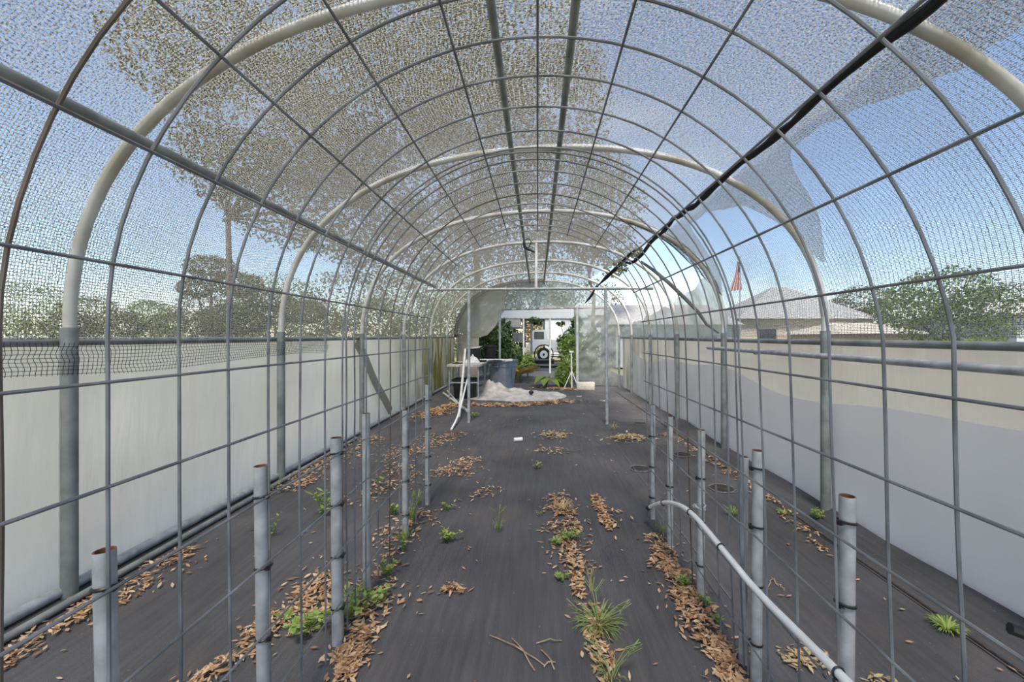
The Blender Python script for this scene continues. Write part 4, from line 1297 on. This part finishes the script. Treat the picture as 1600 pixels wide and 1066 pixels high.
# ------------------------------------------------------------------ plants in the far bay
def cloud(n, blobs, size, flat=0.4):
    """leaf centres on the shells of blobs"""
    w = np.array([b[3] * b[4] for b in blobs]); w = w / w.sum()
    idx = RNG.choice(len(blobs), n, p=w)
    B = np.array([[b[0], b[1], b[2], b[3], b[4]] for b in blobs])[idx]
    d = RNG.normal(size=(n, 3)); d /= np.linalg.norm(d, axis=1, keepdims=True)
    r = RNG.uniform(0.35, 1.0, n) ** 0.45
    c = B[:, :3] + d * (r[:, None] * np.stack([B[:, 3], B[:, 3], B[:, 4]], 1))
    dr = RNG.normal(size=(n, 3)); wr = RNG.normal(size=(n, 3))
    ln_ = size * RNG.uniform(0.6, 1.4, n)
    return c, dr, wr, ln_


def shrub(name, loc, blobs, n, size, mat, label, cat='shrub', wid=0.4, trunk=None):
    t = thing(name, label, cat, loc)
    c, dr, wr, l = cloud(n, blobs, size)
    c[:, 2] = np.maximum(c[:, 2], 0.03)
    quads(c, dr, wr, l, l * wid, 'foliage', M[mat], t, fold=0.1)
    sm = MB()
    for b in blobs[:6]:
        sm.tube([(0.03 * random.uniform(-1, 1), 0.03 * random.uniform(-1, 1), 0), (b[0] * 0.5, b[1] * 0.5, b[2] * 0.55), (b[0], b[1], b[2])], [0.02, 0.015, 0.008] if trunk is None else trunk, 6)
    sm.build('stems', M['stem'] if trunk is None else M['bark'], t)
    return t


def big_leaf_plant(name, loc, n, L_, h, mat, label, wid=0.34, droop=0.3):
    t = thing(name, label, 'plant', loc)
    for k in range(n):
        a = 2 * math.pi * k / n + random.uniform(-0.3, 0.3)
        out = Vector((math.cos(a), math.sin(a), 0)); sd = Vector((-math.sin(a), math.cos(a), 0))
        hh = h * random.uniform(0.6, 1.0)
        base = out * 0.05 + Vector((0, 0, hh))
        MB().tube([(0, 0, 0), tuple(base * 0.6), tuple(base)], 0.008, 5).build('stalk', M['stem'], t)
        mb = MB(); vs, fs = [], []
        K = 8
        for i in range(K + 1):
            f = i / K
            p = base + out * L_ * f + Vector((0, 0, L_ * (0.35 * f - droop * 2.2 * f * f)))
            w_ = L_ * wid * math.sin(math.pi * min(1, f * 0.92 + 0.06)) * 0.6
            vs += [p - sd * w_ + Vector((0, 0, 0.04 * L_)), p, p + sd * w_ + Vector((0, 0, 0.04 * L_))]
        for i in range(K):
            fs += [(3 * i, 3 * i + 1, 3 * i + 4, 3 * i + 3), (3 * i + 1, 3 * i + 2, 3 * i + 5, 3 * i + 4)]
        mb.add(vs, fs); mb.build('leaf', M[mat], t)
    return t


shrub('palm_shrub', (-1.55, 11.2 + 0.9, 0), [(0, 0, 1.0, 0.45, 0.35), (0.3, 0.1, 1.25, 0.3, 0.3), (0.25, 0, 0.7, 0.4, 0.3), (-0.2, 0, 1.2, 0.3, 0.25)], 900, 0.16, 'shrub', 'dark green shrub rising behind the black pots', wid=0.3)
shrub('dark_shrub', (-1.1, 12.6, 0), [(0, 0, 1.1, 0.3, 0.3), (0.12, 0, 1.55, 0.18, 0.22), (0.3, 0, 0.6, 0.38, 0.3), (-0.3, 0, 1.3, 0.3, 0.3)], 700, 0.14, 'shrub', 'tall dark shrub just inside the doorway post')
shrub('dark_shrub', (-0.75, 14.2, 0), [(0, 0, 0.6, 0.36, 0.3), (0.25, 0, 0.35, 0.36, 0.25), (-0.3, 0, 0.8, 0.3, 0.3)], 800, 0.14, 'shrub', 'low dark shrub behind the orange bromeliads')
big_leaf_plant('bromeliad', (-0.48, 11.2, 0), 22, 0.5, 0.28, 'bromeliad', 'orange and green bromeliad beside the bin', wid=0.1, droop=0.05)
big_leaf_plant('bromeliad', (-0.62, 11.7, 0), 18, 0.55, 0.36, 'weed_yel', 'yellow green bromeliad behind the orange one', wid=0.1, droop=0.04)
shrub('fern_clump', (-0.30, 12.4, 0), [(0, 0, 0.35, 0.26, 0.22), (0.02, 0, 0.55, 0.18, 0.15)], 420, 0.12, 'shrub_lite', 'light green fern behind the bromeliads', wid=0.25)
shrub('papaya_shrub', (0.82, 11.0, 0), [(0, 0, 0.6, 0.3, 0.4), (0.1, 0, 1.0, 0.28, 0.3), (-0.12, 0, 0.95, 0.2, 0.22), (-0.05, -0.1, 0.35, 0.28, 0.25)], 900, 0.12, 'weed', 'light green leafy shrub in the doorway beside the tripod', wid=0.36)
shrub('papaya_shrub', (1.05, 12.2, 0), [(0, 0, 1.15, 0.32, 0.35), (0.1, 0, 1.65, 0.18, 0.2), (-0.3, 0, 1.1, 0.18, 0.2), (-0.38, 0, 1.62, 0.13, 0.08)], 520, 0.15, 'shrub', 'tall dark leaved shrub behind the light green one', wid=0.4)
big_leaf_plant('philodendron', (0.22, 10.2, 0), 8, 0.42, 0.26, 'shrub_lite', 'low plant with large drooping leaves in the doorway', wid=0.4, droop=0.32)
shrub('low_fern', (0.62, 10.3, 0), [(0, 0, 0.25, 0.2, 0.22), (0.1, 0, 0.1, 0.2, 0.1)], 260, 0.12, 'shrub_lite', 'low fern in front of the light green shrub', wid=0.3)
shrub('dark_shrub', (1.55, 12.3, 0), [(0, 0, 0.7, 0.3, 0.5), (0.1, 0, 1.2, 0.25, 0.3), (-0.15, 0, 0.4, 0.3, 0.3)], 600, 0.15, 'shrub', 'dark shrub showing through the creased film beside the doorway', wid=0.4)
shrub('hedge', (-1.9, 19.5, 0), [(0, 0, 0.9, 0.9, 0.8), (-0.9, 0, 0.9, 0.8, 0.8), (0.75, 0, 0.8, 0.6, 0.8), (0.2, 0, 1.7, 0.8, 0.5)], 2600, 0.14, 'shrub', 'dark hedge closing the view behind the plant rack', cat='hedge', wid=0.5)
# hanging basket on the second header
t = thing('hanging_fern', 'small dark fern hanging from the second bar in the doorway', 'fern', (-0.08, 14.0, 1.72))
c, dr, wr, l = cloud(160, [(0, 0, 0.05, 0.22, 0.12), (0.1, 0, -0.02, 0.14, 0.1)], 0.12)
quads(c, dr, wr, l, l * 0.3, 'foliage', M['shrub'], t, fold=0.1)
MB().lathe((0, 0, -0.1), [(0.05, 0), (0.1, 0.08), (0.11, 0.1)], 12).build('basket', M['black'], t)
MB().tube([(0, 0, 0), (0, 0, 0.13)], 0.004, 5).build('hanger', M['black'], t)

# second frame behind the doorway
sf = thing('rear_frame', 'pale pipe frame with a white fascia standing behind the doorway', 'frame', (0, 14.0, 0))
MB().tube([(-1.4, 0, 1.84), (1.5, 0, 1.84)], 0.03, 8).build('header_bar', M['galv_dull'], sf)
MB().box((0.0, 0.1, 2.0), (3.4, 0.04, 0.26)).build('fascia', M['wall_white'], sf, smooth=False)
for x in (-0.47, 0.42):
    MB().tube([(x, 0, 0), (x, 0, 1.84)], 0.03, 8).build('post', M['pvc_dirty'], sf)
# shelving with clutter
sh = thing('plant_rack', 'dark timber plant rack beyond the rear frame', 'rack', (-1.0, 15.4, 0))
for z in (0.5, 1.05, 1.55, 1.9):
    MB().box((0, 0, z), (1.6, 0.5, 0.06)).build('shelf', M['wood_grey'], sh, smooth=False)
for x in (-0.77, 0.77):
    MB().box((x, 0, 0.97), (0.07, 0.45, 1.94)).build('side_panel', M['wood_grey'], sh, smooth=False)
for k, (x, z, w_) in enumerate(((-0.3, 1.08, 0.5), (0.3, 1.08, 0.45), (0.1, 1.58, 0.6), (-0.45, 1.58, 0.4), (0.4, 0.53, 0.4))):
    mb = MB(); loft(mb, [rrect(w_ / 2 * 0.9, 0.15, 0.04, 0), rrect(w_ / 2, 0.17, 0.05, 0.22), rrect(w_ / 2 * 0.85, 0.14, 0.05, 0.30)])
    tag(mb.build('grey_sack', M['wood_grey'] if k % 2 else M['foam'], loc=(-1.0 + x, 15.3, z)), ['pale sack on the middle shelf of the plant rack, towards the bin', 'dark sack on the middle shelf of the plant rack, towards the vehicle', 'pale sack on the upper shelf of the plant rack, towards the vehicle', 'dark sack on the upper shelf of the plant rack, towards the bin', 'pale sack on the bottom shelf of the plant rack'][k], 'sack')
# trellis
tr = thing('dark_screen', 'dark framed screen between the rack and the white building', 'screen', (-0.18, 24.0, 0))
MB().box((0.55, 0, 1.1), (0.08, 0.06, 2.2)).build('frame_post', M['black'], tr, smooth=False)
MB().box((-0.55, 0, 1.1), (0.08, 0.06, 2.2)).build('frame_post', M['black'], tr, smooth=False)
MB().box((0.0, 0, 2.2), (1.2, 0.06, 0.09)).build('top_bar', M['black'], tr, smooth=False)
shrub('dry_vine', (-0.18, 24.7, 0), [(0, 0, 1.2, 0.6, 0.5), (0, 0, 1.7, 0.55, 0.4), (0.1, 0, 0.6, 0.55, 0.4)], 900, 0.14, 'bromeliad', 'browned vine growing behind the dark screen', cat='vine')
# steps
for k, (y, z, lab) in enumerate(((16.6, 0.10, 'lower grey timber step beyond the doorway'), (18.6, 0.2, 'upper grey timber step below the white vehicle'))):
    s_ = thing('timber_step', lab, 'step', (0.1, y, 0))
    MB().box((0, 0, z), (1.6 - 0.3 * k, 0.4, 0.05)).build('tread', M['wood_grey'], s_, smooth=False)
    MB().box((0, 0.02, z / 2 - 0.012), (1.55 - 0.3 * k, 0.32, z - 0.02)).build('riser', M['black'], s_, smooth=False)
# white vehicle
vh = thing('utility_truck', 'small white utility truck parked beyond the steps, one wheel in view', 'truck', (0.15, 21.5, 0))
VEH = []
bd = MB()
prof = [(-0.62, 0.62), (-0.62, 0.98), (-0.5, 1.02), (-0.4, 1.55), (0.25, 1.60), (0.36, 1.1), (1.6, 1.02), (2.2, 0.95), (2.25, 0.5), (0.95, 0.42)]
arc = [(0.16 + 0.46 * math.cos(a), 0.36 + 0.46 * math.sin(a)) for a in [math.radians(10 + 16 * k) for k in range(11)]]
outl = prof + arc
n = len(outl)
bd.add([(x, -0.5, z) for x, z in outl] + [(x, 0.9, z) for x, z in outl], [tuple(range(n)), tuple(reversed(range(n, 2 * n)))] + [(i, n + i, n + (i + 1) % n, (i + 1) % n) for i in range(n)])
bd.build('body', M['paint_white'], vh, smooth=False)
MB().box((-0.08, -0.505, 1.30), (0.5, 0.02, 0.36)).build('window', M['glass_dark'], vh, smooth=False)
wp = thing_w = MB()
wp.tube([(0.16, -0.55, 0.34), (0.16, -0.3, 0.34)], 0.34, 28)
wheel = wp.build('wheel', M['tyre'], vh)
MB().tube([(0.16, -0.57, 0.34), (0.16, -0.5, 0.34)], 0.2, 24).build('rim', M['paint_white'], wheel)
MB().tube([(0.16, -0.585, 0.34), (0.16, -0.56, 0.34)], 0.06, 12).build('hub', M['black'], wheel)
wb = MB(); wb.tube([(2.0, -0.55, 0.34), (2.0, -0.3, 0.34)], 0.34, 24); wb.build('wheel', M['tyre'], vh)
MB().torus((0.16, -0.5, 0.36), 0.47, 0.03, axis=(0, 1, 0), n=30, k=6).build('fender_trim', M['black'], vh)
# white shed
ws = thing('white_shed', 'white sided shed closing the view beyond the doorway', 'building', (2.45, 27.5, 0))
MB().box((0, 0, 1.3), (4.2, 2.0, 2.6)).build('wall', M['wall_white'], ws, smooth=False)
mb = MB(); mb.add([(-2.3, -1.2, 2.6), (2.3, -1.2, 2.6), (2.3, 1.2, 2.6), (-2.3, 1.2, 2.6), (-2.3, 0, 3.3), (2.3, 0, 3.3)], [(0, 1, 5, 4), (2, 3, 4, 5), (0, 4, 3), (1, 2, 5), (0, 3, 2, 1)])
mb.build('roof', M['roof_grey'], ws, smooth=False)
MB().box((-1.25, -1.02, 1.2), (0.9, 0.05, 2.1)).build('door', M['paint_white'], ws, smooth=False)

# ------------------------------------------------------------------ outside
def tree(name, loc, blobs, n, leaf, mat, label, trunk_r=0.25, wid=0.5, fz=None):
    t = thing(name, label, 'tree', loc)
    n = int(n * 3.2); leaf *= 0.52
    c, dr, wr, l = cloud(n, blobs, leaf)
    quads(c, dr, wr, l, l * wid, 'crown', M[mat], t)
    sm = MB()
    fork = Vector((0, 0, max(1.0, min(b[2] - b[4] for b in blobs) * 0.7 + 0.3)))
    if fz: fork.z = fz
    sm.tube([(0, 0, -0.1), (0.05, 0, fork.z * 0.5), tuple(fork)], [trunk_r * 1.25, trunk_r, trunk_r * 0.85], 9)
    for b in blobs:
        e = Vector(b[:3]); m_ = fork * 0.45 + e * 0.55 + Vector((0, 0, -0.3 * (e - fork).length * 0.2))
        sm.tube([tuple(fork), tuple(m_), tuple(e)], [trunk_r * 0.5, trunk_r * 0.3, trunk_r * 0.1], 6)
    sm.build('trunk', M['bark'], t)
    return t


def B(px, py, d, r, q_, org):
    p = P(px, py, d)
    return (p.x - org[0], p.y - org[1], p.z - org[2], r, r * q_)


o1 = (-9.3, 12.5, 0)
blobs = [B(270, 90, 8.5, 1.15, 0.7, o1), B(330, 60, 8.5, 1.3, 0.8, o1), B(420, 200, 9.5, 1.9, 0.8, o1), B(480, 60, 9.0, 1.9, 0.8, o1), B(580, 160, 11, 2.4, 0.8, o1), B(660, 280, 13, 2.6, 0.8, o1),
         B(470, 310, 12, 2.2, 0.7, o1), B(360, 260, 10, 1.3, 0.7, o1), B(560, 340, 14, 2.4, 0.7, o1), B(640, 40, 9.5, 2.3, 0.8, o1), B(610, 400, 15, 1.8, 0.7, o1), B(520, 240, 11, 1.8, 0.8, o1)]
tree('oak_tree', o1, blobs, 15000, 0.20, 'oak', 'huge oak whose crown spreads over the tunnel above the side purlin', 0.08, fz=4.8)
o2 = (-2.6, 17.5, 0)
blobs = [B(780, 60, 12, 2.4, 0.8, o2), B(850, 180, 13, 2.2, 0.8, o2), B(760, 230, 14, 2.6, 0.8, o2), B(720, 130, 12, 2.4, 0.8, o2), B(870, 300, 15, 2.4, 0.8, o2), B(940, 330, 16, 1.8, 0.8, o2), B(800, 350, 17, 2.8, 0.7, o2),
         B(700, 370, 16, 2.4, 0.7, o2), B(900, 110, 12, 0.9, 0.9, o2), B(935, 270, 15, 1.2, 0.8, o2), B(890, 385, 17, 1.7, 0.7, o2), B(960, 390, 17, 1.1, 0.7, o2), B(760, 410, 18, 2.6, 0.7, o2)]
tree('oak_tree', o2, blobs, 14000, 0.22, 'oak', 'tall oak behind the end wall, its crown filling the net over the ridge pipes', 0.12, fz=7.0)
o3 = (1.75, 14.2, 0)
bt = thing('bare_tree', 'small thin branched tree seen through the net beside the dangling black scrap', 'tree', o3)
mb = MB()
for q_ in ([(928, 462, 14.2), (922, 440, 14.2), (917, 412, 14.2), (912, 390, 14.1)], [(920, 430, 14.2), (926, 405, 14.2), (932, 388, 14.2)], [(918, 415, 14.2), (908, 400, 14.1), (900, 385, 14.0)]):
    mb.tube([P(*a) - Vector(o3) for a in q_], [0.06, 0.045, 0.03, 0.012][:len(q_)], 6)
mb.tube([(0, 0, 0), tuple(P(926, 520, 14.2) - Vector(o3)), tuple(P(928, 462, 14.2) - Vector(o3))], 0.065, 7)
mb.build('trunk', M['bark'], bt)
c, dr, wr, l = cloud(900, [B(915, 380, 14.2, 0.8, 0.7, o3), B(960, 420, 14.4, 0.5, 0.6, o3), B(985, 395, 14.4, 0.5, 0.5, o3)], 0.16)
quads(c, dr, wr, l, l * 0.4, 'crown', M['oak'], bt)
# trees far left
for k, (px, py, d, r, lab) in enumerate(((330, 430, 16, 1.2, 'drooping dark tree beyond the white sheeting, under the oak crown'), (40, 480, 30, 2.6, 'bushy tree on the skyline at the far picture edge beyond the white sheeting'), (140, 490, 30, 1.8, 'lower bushy tree on the skyline next to the nearest hoop'),
                                         (235, 492, 32, 1.6, 'small round tree on the skyline past the nearest hoop'), (330, 490, 26, 2.0, 'round tree behind the drooping dark tree'), (430, 470, 26, 2.4, 'wide tree on the skyline behind the second hoop'), (540, 470, 24, 2.4, 'dense tree on the skyline between second and third hoop'), (640, 470, 26, 2.6, 'dense tree on the skyline left of the end hoop'))):
    p = P(px, py, d); org = (p.x, p.y, 0)
    bl = [(0, 0, p.z, r, r * 0.75), (r * 0.9, 0, p.z - r * 0.45, r * 0.8, r * 0.6), (-r * 0.9, 0, p.z - r * 0.5, r * 0.8, r * 0.6), (0.2 * r, 0, max(0.8, p.z - r * 1.1), r * 1.1, r * 0.6)]
    if k == 0:
        bl = [(0, 0, p.z + 0.3, 0.9, 0.45), (1.0, 0, p.z - 0.35, 0.9, 0.5), (2.0, 0.3, p.z - 0.9, 0.9, 0.5), (3.2, 0.5, p.z - 1.4, 1.0, 0.5), (-0.6, 0, p.z - 0.5, 0.6, 0.4), (0.9, 0, p.z - 1.7, 1.3, 0.6)]
    tree('skyline_tree' if k else 'drooping_tree', org, bl, 2600 if k else 3600, 0.26 if k else 0.2, 'oak' if k % 2 == 0 else 'oak_lite', lab, 0.14 if k else 0.16)
# right side
for k, (px, py, d, r, mt, lab) in enumerate(((1475, 455, 15, 1.5, 'oak_lite', 'bright green tree beyond the side net at the picture edge'), (1585, 470, 24, 1.8, 'oak', 'dark tree behind the pale roof at the picture edge'), (1350, 470, 25, 1.6, 'oak', 'brownish tree between the tan house and the bright green tree'))):
    p = P(px, py, d); org = (p.x, p.y, 0)
    bl = [(0, 0, p.z, r, r * 0.6), (r * 0.8, 0, p.z - r * 0.4, r * 0.8, r * 0.5), (-r * 0.9, 0, p.z - r * 0.4, r * 0.8, r * 0.5), (0.2 * r, 0, max(0.8, p.z - r * 0.9), r * 1.1, r * 0.5)]
    tree('garden_tree', org, bl, 2600, 0.2, mt, lab, 0.13)
def house(name, x, y, w, dpt, hw, hr, wm, rm_, label, rz=0.0, rl=0.25):
    t = thing(name, label, 'house', (x, y, 0), rz)
    MB().box((0, 0, hw / 2), (w, dpt, hw)).build('wall', wm, t, smooth=False)
    mb = MB(); e = 0.35
    mb.add([(-w / 2 - e, -dpt / 2 - e, hw), (w / 2 + e, -dpt / 2 - e, hw), (w / 2 + e, dpt / 2 + e, hw), (-w / 2 - e, dpt / 2 + e, hw), (-w * rl, 0, hw + hr), (w * rl, 0, hw + hr)],
           [(0, 1, 5, 4), (2, 3, 4, 5), (0, 4, 3), (1, 2, 5), (0, 3, 2, 1)])
    mb.build('roof', rm_, t, smooth=False)
    for sx in (-0.3, 0.3):
        MB().box((sx * w, -dpt / 2 - 0.02, hw * 0.55), (w * 0.14, 0.06, hw * 0.4)).build('window', M['glass_dark'], t, smooth=False)
    return t
house('house', 14.5, 25, 7.0, 5, 2.2, 2.0, M['wall_tan'], M['roof_grey'], 'house with a peaked grey roof beside the flag, seen through the side net', rl=0.06)
house('house', 5.4, 18.5, 4.6, 4, 1.7, 0.95, M['wall_white'], M['roof_grey'], 'low grey roofed house in the torn opening of the net', rl=0.45)
house('house', 15.0, 20, 3.6, 4, 1.35, 0.55, M['wall_tan'], M['roof_tan'], 'low tan roofed outbuilding before the grey peaked house')
house('house', 21.5, 19, 5.0, 5, 2.1, 0.7, M['wall_white'], M['foam'], 'pale roofed house at the picture edge behind the bright green tree')
for k, (x, y, z, r, lab) in enumerate(((-2.5, 31, 5.2, 2.6, 'tree rising behind the rear frame, seen through the film above the doorway'), (2.0, 33, 5.6, 2.8, 'tree rising behind the white shed roof'), (-7, 30, 4.6, 2.6, 'tree behind the end of the stained sheeting'))):
    bl = [(0, 0, z, r, r * 0.7), (r * 0.8, 0, z - r * 0.6, r, r * 0.7), (-r * 0.8, 0, z - r * 0.6, r, r * 0.7), (0, 0, z - r * 1.2, r * 1.2, r * 0.6)]
    tree('backdrop_tree', (x, y, 0), bl, 2600, 0.3, 'oak', lab, 0.16)
# flag
fg = thing('flag', 'striped flag hanging limp from a pole above the grey house roof', 'flag', (9.75, 20, 0))
MB().tube([(-0.02, 0, 0), (-0.02, 0, 5.1)], 0.03, 8).build('flagpole', M['galv'], fg)
vs, fs, mi = [], [], []
K, J = 13, 8
for i in range(K + 1):
    for j in range(J + 1):
        v = j / J
        w_ = 0.10 + 0.55 * (v ** 1.3)
        f = i / K
        vs.append((-0.05 - w_ * (1 - f) + 0.15 * v, 0.05 * math.sin(f * 14), 4.85 - 1.35 * v - 0.25 * v * (1 - f) * 0.4))
mb = MB(); mb.add(vs, [])
for i in range(K):
    for j in range(J):
        mb.f.append((i * (J + 1) + j, (i + 1) * (J + 1) + j, (i + 1) * (J + 1) + j + 1, i * (J + 1) + j + 1))
        mb.mi.append(2 if (j < 3 and i > 5) else i % 2)
mb.build('cloth', [M['flag_red'], M['flag_white'], M['flag_blue']], fg)

bpy.context.view_layer.update()
